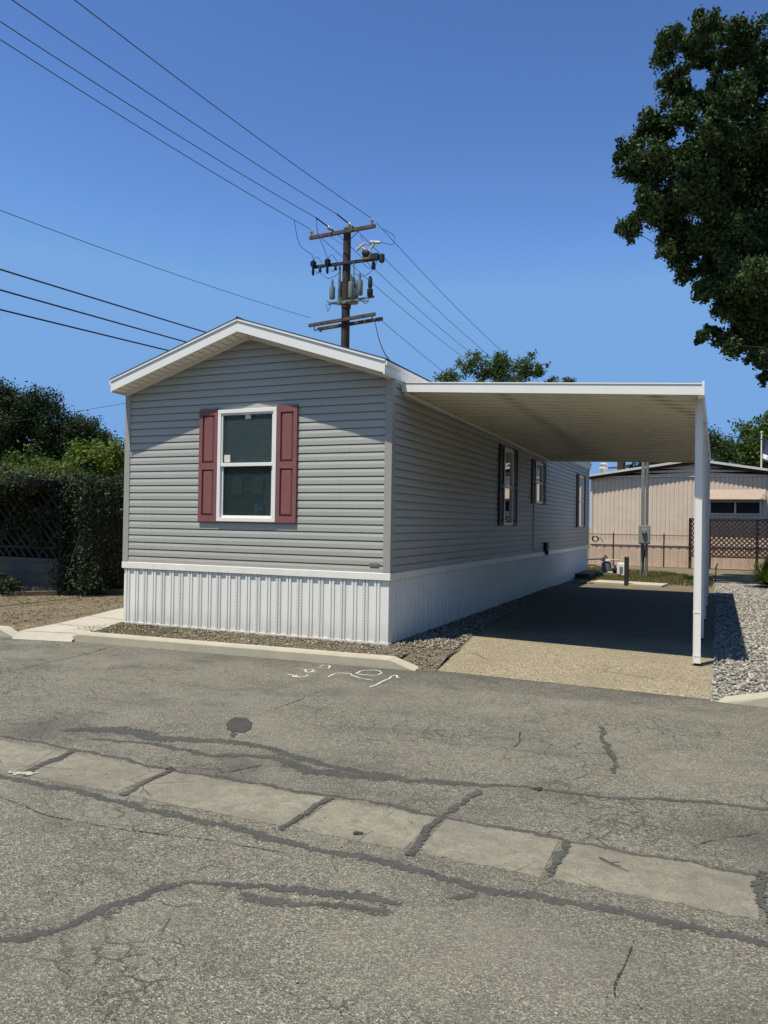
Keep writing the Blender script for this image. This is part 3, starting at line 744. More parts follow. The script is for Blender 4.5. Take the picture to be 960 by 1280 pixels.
# ================================================================== GREY MOBILE HOME
W, L = 4.15, 15.82
ZB, ZW = .88, 3.29
SL = .320                                       # roof slope
PX = -W / 2
home = thing('mobile_home', (PX, 0, 0), 'long grey lap-sided mobile home with white skirting and maroon shutters', 'mobile home')
LAP = .1008
def lap_rows(z0, z1, cuts=()):
    prof = [(0, .014), (.048, .0135), (.0865, .0065), (.087, -.008), (.0995, -.008)]
    zs = []
    k = 0
    while z0 + k * LAP < z1:
        for dz, o in prof:
            z = z0 + k * LAP + dz
            if z <= z1: zs.append((z, o))
        k += 1
    def off(z):
        d = (z - z0) % LAP
        for (a, oa), (b, ob) in zip(prof, prof[1:]):
            if d <= b: return oa + (ob - oa) * (d - a) / (b - a)
        return prof[-1][1]
    for c in cuts: zs.append((c, off(c)))
    zs.append((z1, off(z1)))
    zs.sort(key=lambda t: t[0])
    return zs
def siding_wall(name, pos, nrm, u0, u1, z0, z1, holes=(), limit=None, label=None):
    """pos(u, out, z) -> point"""
    rows = lap_rows(z0, z1, [h for hole in holes for h in hole[2:]])
    mb = MB()
    for (za, oa), (zb, ob) in zip(rows, rows[1:]):
        if zb - za < 1e-6: continue
        zm = (za + zb) / 2
        la, ra = limit(za) if limit else (u0, u1)
        lb, rb = limit(zb) if limit else (u0, u1)
        cuts = sorted([(h[0], h[1]) for h in holes if h[2] < zm < h[3]])
        segs = []; a = None; edges = []
        cur = (la, lb)
        for h0, h1 in cuts:
            edges.append((cur, (h0, h0))); cur = (h1, h1)
        edges.append((cur, (ra, rb)))
        for (a0, b0), (a1, b1) in edges:
            if a1 - a0 < 1e-4 and b1 - b0 < 1e-4: continue
            q = [pos(a0, oa, za), pos(a1, oa, za), pos(b1, ob, zb), pos(b0, ob, zb)]
            mb.quad(*(q if nrm > 0 else q[::-1]))
    o = mb.build(name, M['siding'], home)
    if label: o['label'] = label
    return o
front = lambda u, o, z: (u, -o, z)
def glimit(z):
    if z <= ZW: return (-W, 0)
    d = (z - ZW) / SL
    return (min(-W + d, PX), max(-d, PX))
siding_wall('front_wall', front, 1, -W, 0, ZB, ZW + SL * W / 2 - .001, [(-2.50, -1.655, 1.53, 2.96)], glimit, 'gable end wall in sunlit grey lap siding')
WINS = [(5.36, 6.06, 1.49, 2.955), (8.08, 8.80, 1.98, 2.90), (13.84, 14.66, 1.46, 2.95)]
right = lambda u, o, z: (o, u, z)
siding_wall('side_wall', right, 1, 0, L, ZB, ZW + .012, [(a + .04, b - .04, c + .04, d - .04) for a, b, c, d in WINS], None, 'long side wall shaded by the carport')
left = lambda u, o, z: (-W - o, u, z)
siding_wall('side_wall', left, -1, 0, L, ZB, ZW + .012)
back = lambda u, o, z: (u, L + o, z)
siding_wall('rear_wall', back, -1, -W, 0, ZB, ZW + SL * W / 2 - .001, (), glimit)
# inner lining: dark room
mb = MB()
zc = 3.2
for a, b in [((-W + .15, .40), (-.15, .40))]:
    mb.quad((a[0], .75, ZB), (b[0], .75, ZB), (b[0], .75, zc), (a[0], .75, zc))
mb.quad((-.75, .8, ZB), (-.75, L - .1, ZB), (-.75, L - .1, zc), (-.75, .8, zc))
mb.build('room_partition', M['interior'], home)
# corner trims
for cx, cy, sx, sy in ((0, 0, 1, -1), (-W, 0, -1, -1), (0, L, 1, 1), (-W, L, -1, 1)):
    m_ = MB(); wd = .078; t_ = .022
    x0, x1 = (cx - wd * sx, cx + t_ * sx) if sx > 0 else (cx + t_ * sx, cx + wd)
    y0, y1 = sorted((cy + t_ * sy, cy + (t_ - .02) * sy))
    m_.box(min(x0, x1), max(x0, x1), y0, y1, ZB + .01, ZW + (.02 if sy < 0 else .0))
    ya, yb = sorted((cy + (t_ - .021) * sy, cy - wd * sy))
    m_.box(*sorted((cx + .001 * sx, cx + (t_ - .001) * sx)), ya, yb, ZB + .01, ZW - .01)
    m_.build('corner_trim', M['trim_gray'], home, bevel=.004)
# white cap band between siding and skirting + skirting
def skirt(name, pos, nrm, u0, u1, z0, z1, mirror=1):
    mb = MB(); pts = []
    pitch = .157; k = 0; u = u0 + .03
    pts.append((u0, .0, 0))
    while u + .10 < u1:
        c = u + .04
        perf = 1 if k % 2 == 0 else 0
        for c_, w_ in ((c - .022, .014), (c + .022, .014)):
            pts += [(c_ - w_ - .004, 0, 0), (c_ - w_, .014, perf), (c_ + w_, .014, 0), (c_ + w_ + .004, 0, 0)]
        u += pitch; k += 1
    pts.append((u1, 0, 0))
    for (a, oa, mi), (b, ob, _) in zip(pts, pts[1:]):
        if b - a < 1e-5: continue
        q = [pos(a, oa, z0), pos(b, ob, z0), pos(b, ob, z1), pos(a, oa, z1)]
        mb.quad(*(q if nrm > 0 else q[::-1]), mi)
    return mb.build(name, [M['skirt'], M['perf']], home)
sk = skirt('skirting', lambda u, o, z: (u, -o, z), 1, -W + .0, .0, 0, .80); sk['label'] = 'sunlit white ribbed skirting with perforated ribs'
sk2 = skirt('skirting', lambda u, o, z: (o, u, z), 1, 0, L, 0, .80)
skirt('skirting', lambda u, o, z: (-W - o, u, z), -1, 0, L, 0, .80)
skirt('skirting', lambda u, o, z: (u, L + o, z), -1, -W, 0, 0, .80)
mb = MB()
mb.box(-W - .028, .028, -.028, -.002, .795, .885); mb.box(.002, .0275, -.0015, L + .02, .7955, .8845)
mb.box(-W - .0275, -W - .002, -.0015, L + .02, .7955, .8845); mb.box(-W, 0, L + .002, L + .0275, .7955, .8845)
mb.build('skirt_cap', M['white'], home, bevel=.005)
mb = MB(); mb.box(-W - .006, .016, -.018, -.001, .0, .028); mb.box(.001, .018, .0, L, .0, .028)
mb.build('skirt_track', M['skirt'], home)
# roof
YO = .286
zs = lambda x: ZW + .026 + SL * (W / 2 - abs(x - PX))           # soffit plane
EX = .03
mb = MB()
for sgn in (1, -1):
    e = PX + sgn * (W / 2 + EX + .012)
    zp, ze = 4.142, 4.142 - SL * (W / 2 + EX + .012)
    lo = [(PX, -YO - .037, zp), (e, -YO - .037, ze), (e, L + .30, ze), (PX, L + .30, zp)]
    if sgn < 0: lo = lo[::-1]
    hi = [(x, y, z + .010) for x, y, z in lo]
    mb.hexa(lo, hi)
rf = mb.build('roof', M['shingle'], home)
mb = MB(); mb.tube([(PX, -YO - .038, 4.150), (PX, L + .3, 4.150)], .018, 6); mb.build('ridge_cap', M['shingle'], rf)
def rake(y0, y1, name, zt, hgt, mat, ex, parent):
    m_ = MB()
    for sgn in (1, -1):
        e = PX + sgn * (W / 2 + ex)
        zp = zt; ze = zt - SL * (W / 2 + ex)
        q = [(PX, zp), (e, ze), (e, ze - hgt), (PX, zp - hgt)]
        v = [(x, y0, z) for x, z in q] + [(x, y1, z) for x, z in q]
        f = [(0, 1, 2, 3), (7, 6, 5, 4), (0, 4, 5, 1), (1, 5, 6, 2), (2, 6, 7, 3), (3, 7, 4, 0)]
        m_.add(v, f if sgn < 0 else [tuple(reversed(x)) for x in f])
    return m_.build(name, mat, parent)
rake(-YO - .022, -YO, 'rake_board', 4.112, .138, M['white_clean'], EX, home)
rake(-YO - .034, -YO - .0005, 'rake_trim', 4.1405, .028, M['white_clean'], EX + .004, home)
rake(L + .24, L + .262, 'rake_board', 4.110, .118, M['white_clean'], EX, home)
# soffit under the gable overhang, ribbed panels
mb = MB(); n = 38
for k in range(n):
    x0 = -W - EX + (W + 2 * EX) * k / n; x1 = -W - EX + (W + 2 * EX) * (k + 1) / n
    xa, xb = x0 + .008, x1 - .008
    if xa < PX < xb:
        mb.quad((xa, -YO, zs(xa)), (xa, -.004, zs(xa)), (PX, -.004, zs(PX)), (PX, -YO, zs(PX)))
        xa = PX
    mb.quad((xa, -YO, zs(xa)), (xa, -.004, zs(xa)), (xb, -.004, zs(xb)), (xb, -YO, zs(xb)))
    mb.quad((x1 - .008, -YO, zs(x1) + .010), (x1 - .008, -.004, zs(x1) + .010), (x1 + .008, -.004, zs(x1) + .010), (x1 + .008, -YO, zs(x1) + .010))
    for xx in (x1 - .008, x1 + .008):
        mb.quad((xx, -YO, zs(xx)), (xx, -.004, zs(xx)), (xx, -.004, zs(x1) + .012), (xx, -YO, zs(x1) + .012))
mb.build('soffit', M['white'], home)
mb = MB()
for sgn in (1, -1):
    e = PX + sgn * W / 2
    mb.bar((PX + sgn * .0, -.028, zs(PX) - .020), (e, -.028, zs(e) - .020), .026, .045)
mb.build('soffit_trim', M['white_clean'], home)
for sx in (1, -1):
    x = EX + .004 if sx > 0 else -W - EX - .004
    m_ = MB()
    m_.box(*sorted((x, x - .022 * sx)), -YO - .0225, L + .26, 3.285, 3.445)
    m_.box(*sorted((x + .026 * sx, x + .001 * sx)), -YO - .0225, L + .26, 3.395, 3.444)
    m_.box(*sorted((x - .023 * sx, x - .05 * sx)), .02, L + .2, 3.20, 3.34)
    m_.build('eave_board', M['white_clean'], home)
# front window
win = MB()
F0, F1, Z0, Z1 = -2.54, -1.615, 1.49, 3.0
fw = .052
win.box(F0, F1, -.050, .03, Z0, Z0 + fw); win.box(F0, F1, -.050, .03, Z1 - fw, Z1)
win.box(F0, F0 + fw, -.0495, .03, Z0 + fw, Z1 - fw); win.box(F1 - fw, F1, -.0495, .03, Z0 + fw, Z1 - fw)
wf = win.build('window', M['white_clean'], home, bevel=.004); wf['label'] = 'double-hung white framed front window with blinds'
mb = MB(); mb.box(F0 + fw, F1 - fw, -.042, .0, 2.232, 2.278)
i0, i1 = F0 + fw, F1 - fw
mb.box(i0, i0 + .022, -.036, .0, 2.278, Z1 - fw); mb.box(i1 - .022, i1, -.036, .0, 2.278, Z1 - fw)
mb.box(i0, i1, -.0355, .0, Z1 - fw - .022, Z1 - fw)
mb.box(i0, i0 + .03, -.020, .012, Z0 + fw, 2.232); mb.box(i1 - .03, i1, -.020, .012, Z0 + fw, 2.232); mb.box(i0, i1, -.0195, .012, Z0 + fw, Z0 + fw + .03)
mb.build('sash', M['white_clean'], wf, bevel=.003)
mb = MB(); mb.quad((i0, -.018, 2.27), (i1, -.018, 2.27), (i1, -.018, Z1 - fw), (i0, -.018, Z1 - fw)); mb.build('pane', M['glass'], wf)
mb = MB(); mb.quad((i0, -.006, Z0 + fw), (i1, -.006, Z0 + fw), (i1, -.006, 2.235), (i0, -.006, 2.235)); mb.build('pane', M['glass_screen'], wf)
mb = MB(); z = Z0 + .06
while z < Z1 - .08:
    mb.quad((i0 + .01, .055, z), (i1 - .01, .055, z), (i1 - .01, .072, z + .0215), (i0 + .01, .072, z + .0215)); z += .0255
mb.box(i0 + .01, i1 - .01, .045, .08, Z1 - .08, Z1 - .045)
for x in (i0 + .2, i1 - .2): mb.box(x - .004, x + .004, .050, .053, Z0 + .06, Z1 - .08)
mb.build('blind', M['blind'], wf)
mb = MB(); mb.quad((-2.12, -.0195, 2.865), (-2.03, -.0195, 2.865), (-2.03, -.0195, 2.93), (-2.12, -.0195, 2.93))
mb.build('sticker', M['paper'], wf); mb = MB(); mb.quad((-2.445, -.0195, 2.29), (-2.35, -.0195, 2.29), (-2.35, -.0195, 2.39), (-2.445, -.0195, 2.39)); mb.build('sticker', M['paper'], wf)
for x in (-2.27, -1.95):
    mb = MB(); mb.add([(x - .085, .04, 1.86), (x + .085, .04, 1.86), (x + .085, .04, 2.05), (x + .05, .04, 2.10), (x - .05, .04, 2.10), (x - .085, .04, 2.05)], [(0, 1, 2, 3, 4, 5)])
    mb.build('paper_tag', M['paper'], wf)
# shutters
def shutter(pos, u0, u1, z0, z1, mat, rails):
    mb = MB()
    def b(ua, ub, oa, ob, za, zb):
        P = [pos(u, o, z) for z in (za, zb) for (u, o) in ((ua, ob), (ub, ob), (ub, oa), (ua, oa))]
        mb.hexa(P[:4], P[4:])
    st = .055
    b(u0, u0 + st, .012, .044, z0, z1); b(u1 - st, u1, .012, .044, z0, z1)
    zz = [z0] + rails + [z1]
    for k, r in enumerate(zz):
        if k == 0: b(u0 + st, u1 - st, .012, .0435, z0, z0 + .085)
        elif k == len(zz) - 1: b(u0 + st, u1 - st, .012, .0435, z1 - .085, z1)
        else: b(u0 + st, u1 - st, .012, .0435, r - .045, r + .045)
    lo = [z0 + .085] + [r + .045 for r in rails]; hi = [r - .045 for r in rails] + [z1 - .085]
    for a, c in zip(lo, hi):
        b(u0 + st, u1 - st, .012, .018, a, c)                 # recessed field
        g_ = .030
        P = [pos(u, o, z) for (u, z, o) in ((u0 + st + .008, a + .008, .0182), (u1 - st - .008, a + .008, .0182), (u1 - st - .008, c - .008, .0182), (u0 + st + .008, c - .008, .0182))]
        Q = [pos(u, o, z) for (u, z, o) in ((u0 + st + g_, a + g_, .037), (u1 - st - g_, a + g_, .037), (u1 - st - g_, c - g_, .037), (u0 + st + g_, c - g_, .037))]
        mb.add(P + Q, [(4, 5, 6, 7), (0, 1, 5, 4), (1, 2, 6, 5), (2, 3, 7, 6), (3, 0, 4, 7)])
    return mb.build('shutter', M[mat], home)
for a, b in ((-2.848, -2.545), (-1.611, -1.308)):
    shutter(front, a, b, 1.485, 3.02, 'maroon', [2.24])
for (a, b, c, d) in WINS:
    for u0, u1 in ((a - .345, a - .012), (b + .012, b + .335)):
        o = shutter(right, u0, u1, c - .01, d + .025, 'maroon_shade', [(c + d) / 2]); o['label'] = 'maroon shutter coloured dark for the carport shade'
    mb = MB()
    mb.box(-.03, .042, a, b, c, c + .05); mb.box(-.03, .042, a, b, d - .05, d); mb.box(-.03, .0415, a, a + .05, c + .05, d - .05); mb.box(-.03, .0415, b - .05, b, c + .05, d - .05)
    mb.box(-.02, .034, a + .05, b - .05, (c + d) / 2 - .02, (c + d) / 2 + .02)
    w_ = mb.build('window', M['white_clean'], home, bevel=.003)
    mb = MB(); mb.quad((.006, a + .05, c + .05), (.006, b - .05, c + .05), (.006, b - .05, d - .05), (.006, a + .05, d - .05)); mb.build('pane', M['glass_dark'], w_)
    if a < 13: continue
    mb = MB(); mb.quad((-.06, a + .06, (c + d) / 2), (-.06, b - .06, (c + d) / 2), (-.06, b - .06, d - .06), (-.06, a + .06, d - .06))
    mb.build('blind', M['blind'], w_)
# vent, conduit, data plate
mb = MB(); mb.box(.012, .085, 9.10, 9.34, .90, 1.10); mb.lathe((.06, 9.22, .90), [(.05, 0), (.05, -.06), (.03, -.09)], 10)
mb.build('dryer_vent', M['black'], home, bevel=.008)
mb = MB(); mb.tube([(.022, 7.95, 1.97), (.022, 7.95, .98), (.022, 8.02, .93), (.022, 9.1, .93)], .009, 6); mb.build('conduit', M['trim_gray'], home)
mb = MB(); mb.box(-.26, -.13, -.021, -.016, .965, 1.005); mb.build('data_plate', M['steel'], home)

# ================================================================== CARPORT
cp = thing('carport', (3.5, .3, 0), 'white metal carport attached to the side of the grey home', 'carport')
YR = 9.4
def cz(x, y):
    s = (x - .04) / 3.5; t = (y - 0) / YR
    return (3.165 * (1 - s) + 2.905 * s) * (1 - t) + (3.03 * (1 - s) + 2.945 * s) * t
def y0_(x): return .27 + (-.03 - .27) * (x - .04) / 3.5
mb = MB(); nx = 4; per = .30
prof = []
ny = int(YR / per)
for k in range(ny + 1):
    for d, o in ((0, 0), (.045, .0), (.055, .028), (.115, .028), (.125, .012), (.175, .012), (.185, .028), (.245, .028), (.255, 0)):
        if k * per + d <= YR - .1: prof.append((k * per + d, o))
prof.append((YR, 0))
for i in range(nx):
    xa, xb = .045 + 3.46 * i / nx, .045 + 3.46 * (i + 1) / nx
    for (ya, oa), (yb, ob) in zip(prof, prof[1:]):
        f = lambda x, y: y0_(x) + .03 + (YR - y0_(x) - .03) * y / YR
        mb.quad((xa, f(xa, ya), cz(xa, ya) + oa), (xa, f(xa, yb), cz(xa, yb) + ob), (xb, f(xb, yb), cz(xb, yb) + ob), (xb, f(xb, ya), cz(xb, ya) + oa))
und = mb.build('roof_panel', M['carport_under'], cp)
mb = MB()
f = lambda x, y: y0_(x) + .03 + (YR - y0_(x) - .03) * y / YR
mb.quad((.045, f(.045, 0), cz(.045, 0) + .05), (3.505, f(3.505, 0), cz(3.505, 0) + .05), (3.505, YR, cz(3.505, YR) + .05), (.045, YR, cz(.045, YR) + .05))
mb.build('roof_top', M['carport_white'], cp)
mb = MB()
h = .122
A0 = (.036, .27, 3.160); A1 = (3.548, -.03, 2.893)
d = Vector((A1[0] - A0[0], A1[1] - A0[1], 0)).normalized(); nn = Vector((d.y, -d.x, 0)) * .03
lo = [Vector(A0) + nn, Vector(A1) + nn, Vector(A1), Vector(A0)]
hi = [p + Vector((0, 0, h)) for p in lo]
mb.hexa([tuple(p) for p in lo], [tuple(p) for p in hi])
lip0 = [Vector(A0) + nn * 1.25 + Vector((0, 0, h - .012)), Vector(A1) + nn * 1.25 + Vector((0, 0, h - .012)), Vector(A1) + nn * 1.02 + Vector((0, 0, h - .012)), Vector(A0) + nn * 1.02 + Vector((0, 0, h - .012))]
mb.hexa([tuple(p) for p in lip0], [tuple(p + Vector((0, 0, .013))) for p in lip0])
mb.build('fascia', M['carport_white'], cp)
mb = MB()
mb.hexa([(3.535, -.068, 2.885), (3.562, -.070, 2.885), (3.562, .03, 2.885), (3.535, .03, 2.885)], [(3.535, -.068, 3.032), (3.562, -.070, 3.032), (3.562, .03, 3.032), (3.535, .03, 3.032)])
mb.build('end_cap', M['carport_white'], cp, bevel=.003)
mb = MB()
a, b = cz(3.5, 0) - .008, cz(3.5, YR) - .008
mb.hexa([(3.49, .035, a), (3.552, .035, a), (3.552, YR + .02, b), (3.49, YR + .02, b)], [(3.49, .035, a + .13), (3.552, .035, a + .13), (3.552, YR + .02, b + .13), (3.49, YR + .02, b + .13)])
mb.build('gutter_beam', M['carport_white'], cp, bevel=.004)
mb = MB(); mb.hexa([(.036, YR + .001, 3.0), (3.488, YR + .001, 2.915), (3.488, YR + .025, 2.915), (.036, YR + .025, 3.0)], [(.036, YR + .001, 3.12), (3.488, YR + .001, 3.035), (3.488, YR + .025, 3.035), (.036, YR + .025, 3.12)])
mb.build('fascia', M['carport_white'], cp)
mb = MB(); mb.hexa([(.033, .30, 3.13), (.085, .30, 3.13), (.085, YR, 2.995), (.033, YR, 2.995)], [(.033, .30, 3.16), (.085, .30, 3.16), (.085, YR, 3.025), (.033, YR, 3.025)])
mb.build('wall_rail', M['white'], cp)
PYS = [.318, 2.40, 4.70, 7.02, 9.20]
pp = None
for k, y in enumerate(PYS):
    mb = MB(); zt = cz(3.5, y) - .010
    mb.box(3.466, 3.541, y, y + .075, .035, zt)
    for xx in (3.466, 3.536): mb.box(xx - .0015, xx + .0065, y - .004, y - .0002, .035, zt)
    po = mb.build('post', M['carport_white'], cp, bevel=.006)
    for zz in (.11, .58, 2.02):
        mb = MB(); mb.box(3.463, 3.544, y - .003, y + .078, zz, zz + .018); mb.build('band', M['white_clean'], po)
    mb = MB(); mb.box(3.474, 3.533, y + .008, y + .067, .0, .05); mb.box(3.45, 3.557, y + .02, y + .055, .0, .012); mb.build('base_bracket', M['black'], po)

# ================================================================== UTILITY POLE
PB = Vector((-8.15, 14.96, 0))
up = thing('utility_pole', PB, 'tall wooden utility pole with crossarms rising behind the grey home', 'utility pole')
mb = MB(); mb.tube([(PB.x + .04 * (z / 11.6), PB.y, z) for z in (-.1, 2, 4, 6, 8, 10, 11.62)], [.18, .172, .163, .155, .147, .138, .128], 14)
mb.build('pole', M['wood_pole'], up, smooth=True)
def Xp(x): return x
mb = MB(); mb.bar((-9.50, 14.80, 11.415), (-6.98, 14.80, 11.50), .10, .12); a1 = mb.build('crossarm', M['wood_arm'], up, bevel=.006)
mb = MB(); mb.bar((-9.34, 14.80, 10.37), (-6.74, 14.80, 10.37), .09, .10); a2 = mb.build('crossarm', M['steel_dark'], up, bevel=.006)
mb = MB(); mb.bar((-9.46, 14.78, 8.33), (-6.92, 14.78, 8.50), .09, .11); mb.bar((-9.28, 15.12, 8.27), (-6.80, 15.12, 8.42), .09, .11); a3 = mb.build('crossarm', M['wood_arm'], up, bevel=.006)
mb = MB()
for s in (-1, 1): mb.bar((PB.x + .04, 14.74, 10.95), (PB.x + s * .62, 14.74, 11.42), .03, .012)
mb.build('brace', M['steel_dark'], up)
def insulator(x, y, z, tilt=None, sc=1.0):
    m_ = MB()
    ax = tilt or (0, 0, 1)
    m_.lathe((x, y, z), [(.018, 0), (.018, .06), (.055, .065), (.06, .09), (.04, .10), (.07, .115), (.075, .145), (.045, .16), (.05, .19), (.028, .22), (.01, .23)], 12, 0, ax)
    return m_.build('insulator', M['porcelain'], up, smooth=True)
insulator(-9.43, 14.80, 11.48); insulator(-7.11, 14.80, 11.55)
for x in (-8.62, -7.83):
    m_ = MB(); m_.lathe((x, 14.72, 11.56), [(.02, 0), (.06, .04), (.06, .07), (.035, .08), (.065, .10), (.065, .13), (.035, .14), (.065, .16), (.06, .19), (.03, .21)], 12, 0, (-.12, -1, .12)); m_.build('insulator', M['porcelain'], up, smooth=True)
    m_ = MB(); m_.tube([(x + .12, 14.9, 11.47), (x, 14.76, 11.58)], .035, 8); m_.tube([(x - .02, 14.5, 11.6), (x - .04, 13.7, 11.61)], .024, 6); m_.build('dead_end_clamp', M['steel_dark'], up)
# mid arm: cutouts on the left, switch with tilted fuses on the right
for x in (-9.28, -8.72, -9.02, -8.42):
    big = x in (-9.28, -8.72)
    m_ = MB()
    if big:
        m_.lathe((x, 14.70, 10.35), [(.035, -.30), (.045, -.25), (.04, -.1), (.05, 0), (.10, .03), (.11, .16), (.06, .20), (.02, .24)], 10)
        m_.bar((x, 14.62, 10.1), (x + .04, 14.62, 10.42), .03, .03)
    else:
        m_.lathe((x, 14.72, 10.30), [(.05, -.16), (.06, -.12), (.04, -.06), (.05, 0), (.03, .03)], 10)
        m_.tube([(x, 14.7, 10.14), (x - .1, 14.7, 10.1), (x - .18, 14.7, 10.18)], .014, 6)
    m_.build('fuse_cutout', M['black'], up, smooth=True)
m_ = MB(); m_.box(-7.38, -7.06, 14.55, 14.80, 10.38, 10.62); sw = m_.build('switch_box', M['flag_white'], up, bevel=.05)
m_ = MB(); m_.lathe((-7.18, 14.52, 10.50), [(.14, 0), (.14, .06), (.08, .1)], 12, 0, (0, -1, 0)); m_.box(-7.02, -6.80, 14.6, 14.8, 10.32, 10.5); m_.lathe((-6.70, 14.75, 10.36), [(.05, -.16), (.10, -.12), (.10, .1), (.05, .14)], 10); m_.lathe((-7.0, 14.75, 10.15), [(.06, -.14), (.08, -.1), (.05, .12)], 10)
m_.build('switch_mount', M['steel_dark'], up, smooth=True)
for p, q in (((-7.62, 14.7, 10.72), (-7.30, 14.7, 10.92)), ((-7.10, 14.7, 10.93), (-6.74, 14.7, 10.86))):
    m_ = MB(); m_.tube([p, q], .052, 10); m_.tube([((p[0] + q[0]) / 2, 14.7, (p[2] + q[2]) / 2), (-7.18, 14.7, 10.6)], .04, 8); m_.build('lightning_arrester', M['porcelain'], up, smooth=True)
# capacitor / transformer cluster
for (x, y, z, r, h_) in ((-8.52, 14.70, 9.15, .10, .42), (-7.78, 14.66, 9.10, .10, .55), (-7.48, 14.70, 9.18, .11, .50), (-8.36, 15.1, 9.05, .14, .55), (-7.92, 15.15, 9.05, .17, .65)):
    m_ = MB(); m_.lathe((x, y, z), [(r * .9, 0), (r, .03), (r, h_ - .06), (r * .9, h_), (r * .35, h_ + .02), (r * .45, h_ + .08), (r * .3, h_ + .10), (r * .42, h_ + .14), (r * .25, h_ + .26)], 14); m_.build('transformer', M['equip'], up, smooth=True)
m_ = MB(); m_.lathe((-7.10, 14.72, 9.22), [(.06, -.15), (.10, -.10), (.10, .12), (.05, .15), (.075, .20), (.075, .45), (.04, .55)], 12); m_.build('transformer', M['steel_dark'], up, smooth=True)
m_ = MB(); m_.bar((-8.72, 14.80, 9.02), (-6.98, 14.80, 9.10), .05, .06); m_.bar((-8.75, 14.72, 9.1), (-8.3, 14.72, 8.92), .04, .04); m_.bar((-7.75, 14.7, 9.05), (-7.15, 14.7, 8.93), .05, .05)
m_.lathe((-8.11, 14.96, 8.98), [(.19, 0), (.19, .07)], 14); m_.build('equipment_bracket', M['equip'], up)
m_ = MB(); m_.lathe((-8.11, 14.96, 8.86), [(.165, 0), (.165, .1)], 14); m_.build('pole_band', M['rust'], up)
m_ = MB(); m_.tube([(PB.x - .17, 14.85, 10.3), (PB.x - .16, 14.82, 9.2)], .04, 8); m_.tube([(-7.73, 14.75, 10.32), (-7.73, 14.75, 9.1)], .022, 6); m_.build('riser_pipe', M['steel'], up)
# jumper leads
def loop(pts, r=.010, n=14):
    P = [Vector(p) for p in pts]; Q = []
    for i in range(len(P) - 1):
        p0 = P[max(i - 1, 0)]; p1 = P[i]; p2 = P[i + 1]; p3 = P[min(i + 2, len(P) - 1)]
        for k in range(n):
            t = k / n
            Q.append(.5 * ((2 * p1) + (p2 - p0) * t + (2 * p0 - 5 * p1 + 4 * p2 - p3) * t * t + (3 * p1 - p0 - 3 * p2 + p3) * t ** 3))
    Q.append(P[-1]); m_ = MB(); m_.tube(Q, r, 5); return m_
for pts in ([(-9.43, 13.6, 11.58), (-9.55, 14.2, 11.0), (-9.3, 14.6, 10.75), (-9.28, 14.7, 10.55)], [(-8.66, 13.75, 11.6), (-8.85, 14.2, 11.3), (-8.78, 14.5, 10.9), (-8.72, 14.7, 10.55)],
            [(-9.28, 14.7, 10.58), (-9.12, 14.7, 10.68), (-8.95, 14.72, 10.45)], [(-8.70, 14.7, 10.58), (-8.55, 14.7, 10.68), (-8.36, 14.75, 10.42)],
            [(-9.0, 14.7, 10.1), (-8.7, 14.7, 9.88), (-8.4, 14.7, 9.95), (-8.25, 14.8, 10.1)], [(-7.72, 14.7, 10.25), (-7.45, 14.7, 10.30), (-7.2, 14.7, 10.08), (-6.95, 14.7, 10.05), (-6.85, 14.7, 10.35)],
            [(-7.7, 14.7, 9.95), (-7.4, 14.7, 9.8), (-7.05, 14.7, 9.95), (-6.95, 14.7, 10.3)], [(-7.83, 15.4, 11.5), (-7.5, 15.2, 11.05), (-7.05, 14.8, 10.95)],
            [(-6.76, 14.75, 10.9), (-6.55, 15.3, 10.98), (-6.75, 15.9, 11.5), (-7.0, 15.5, 11.65)], [(-8.75, 14.7, 9.0), (-8.68, 14.7, 8.75), (-8.58, 14.72, 8.98)], [(-7.4, 14.7, 9.0), (-7.25, 14.7, 8.86), (-7.12, 14.7, 9.05)]):
    loop(pts).build('jumper_lead', M['wire'], up)
m_ = loop([(-9.2, 14.7, 8.25), (-9.15, 14.65, 8.1), (-9.0, 14.7, 8.2), (-8.95, 14.7, 8.05), (-8.85, 14.72, 8.22)], .02)
m_.build('line_clamp', M['steel_dark'], up); m_ = MB(); m_.add(*[(lambda t: (t.v, t.f))(loop([(-7.0, 14.7, 8.4), (-6.95, 14.66, 8.22), (-6.82, 14.7, 8.32), (-6.75, 14.7, 8.2)], .022))][0]); m_.build('line_clamp', M['steel_dark'], up)

def span(p, q, sag, r, name, label, grp, n=28, mat='wire'):
    p = Vector(p); q = Vector(q)
    pts = [p.lerp(q, k / n) - Vector((0, 0, 4 * sag * (k / n) * (1 - k / n))) for k in range(n + 1)]
    m_ = MB(); m_.tube([x for x in pts], r, 5)
    return tag(m_.build(name, M[mat], None, tuple(p)), label, 'power line', grp)
ins = [(-9.43, 14.80, 11.70), (-8.66, 13.8, 11.62), (-7.87, 13.8, 11.62), (-7.11, 14.80, 11.76)]
near_z = [11.9, 11.65, 11.5, 11.8]
LN = ['leftmost of the four high wires slanting down from the sky to the pole top', 'second from left of the four high wires slanting down to the pole top', 'third from left of the four high wires slanting down to the pole top', 'rightmost of the four high wires slanting from the upper left sky to the pole top']
LF = ['leftmost high wire running from the pole down toward the tree behind the carport', 'second high wire running from the pole down toward the tree behind the carport', 'third high wire running from the pole down toward the tree behind the carport', 'rightmost high wire running from the pole down toward the tree behind the carport']
for k, (x, y, z) in enumerate(ins):
    span((x, y, z), (x, -31, near_z[k]), [1.0, 1.12, 1.12, 1.05][k], .011, 'power_line', LN[k], 'high wires between the poles')
    span((x, 15.2, z), (x, 60, z), .95, .011, 'power_line', LF[k], 'high wires between the poles')
span((-9.40, 14.8, 8.60), (-9.40, -31, 8.2), 1.15, .008, 'power_line', 'thin single wire slanting below the high wires to the lower crossarm', 'thin wires')
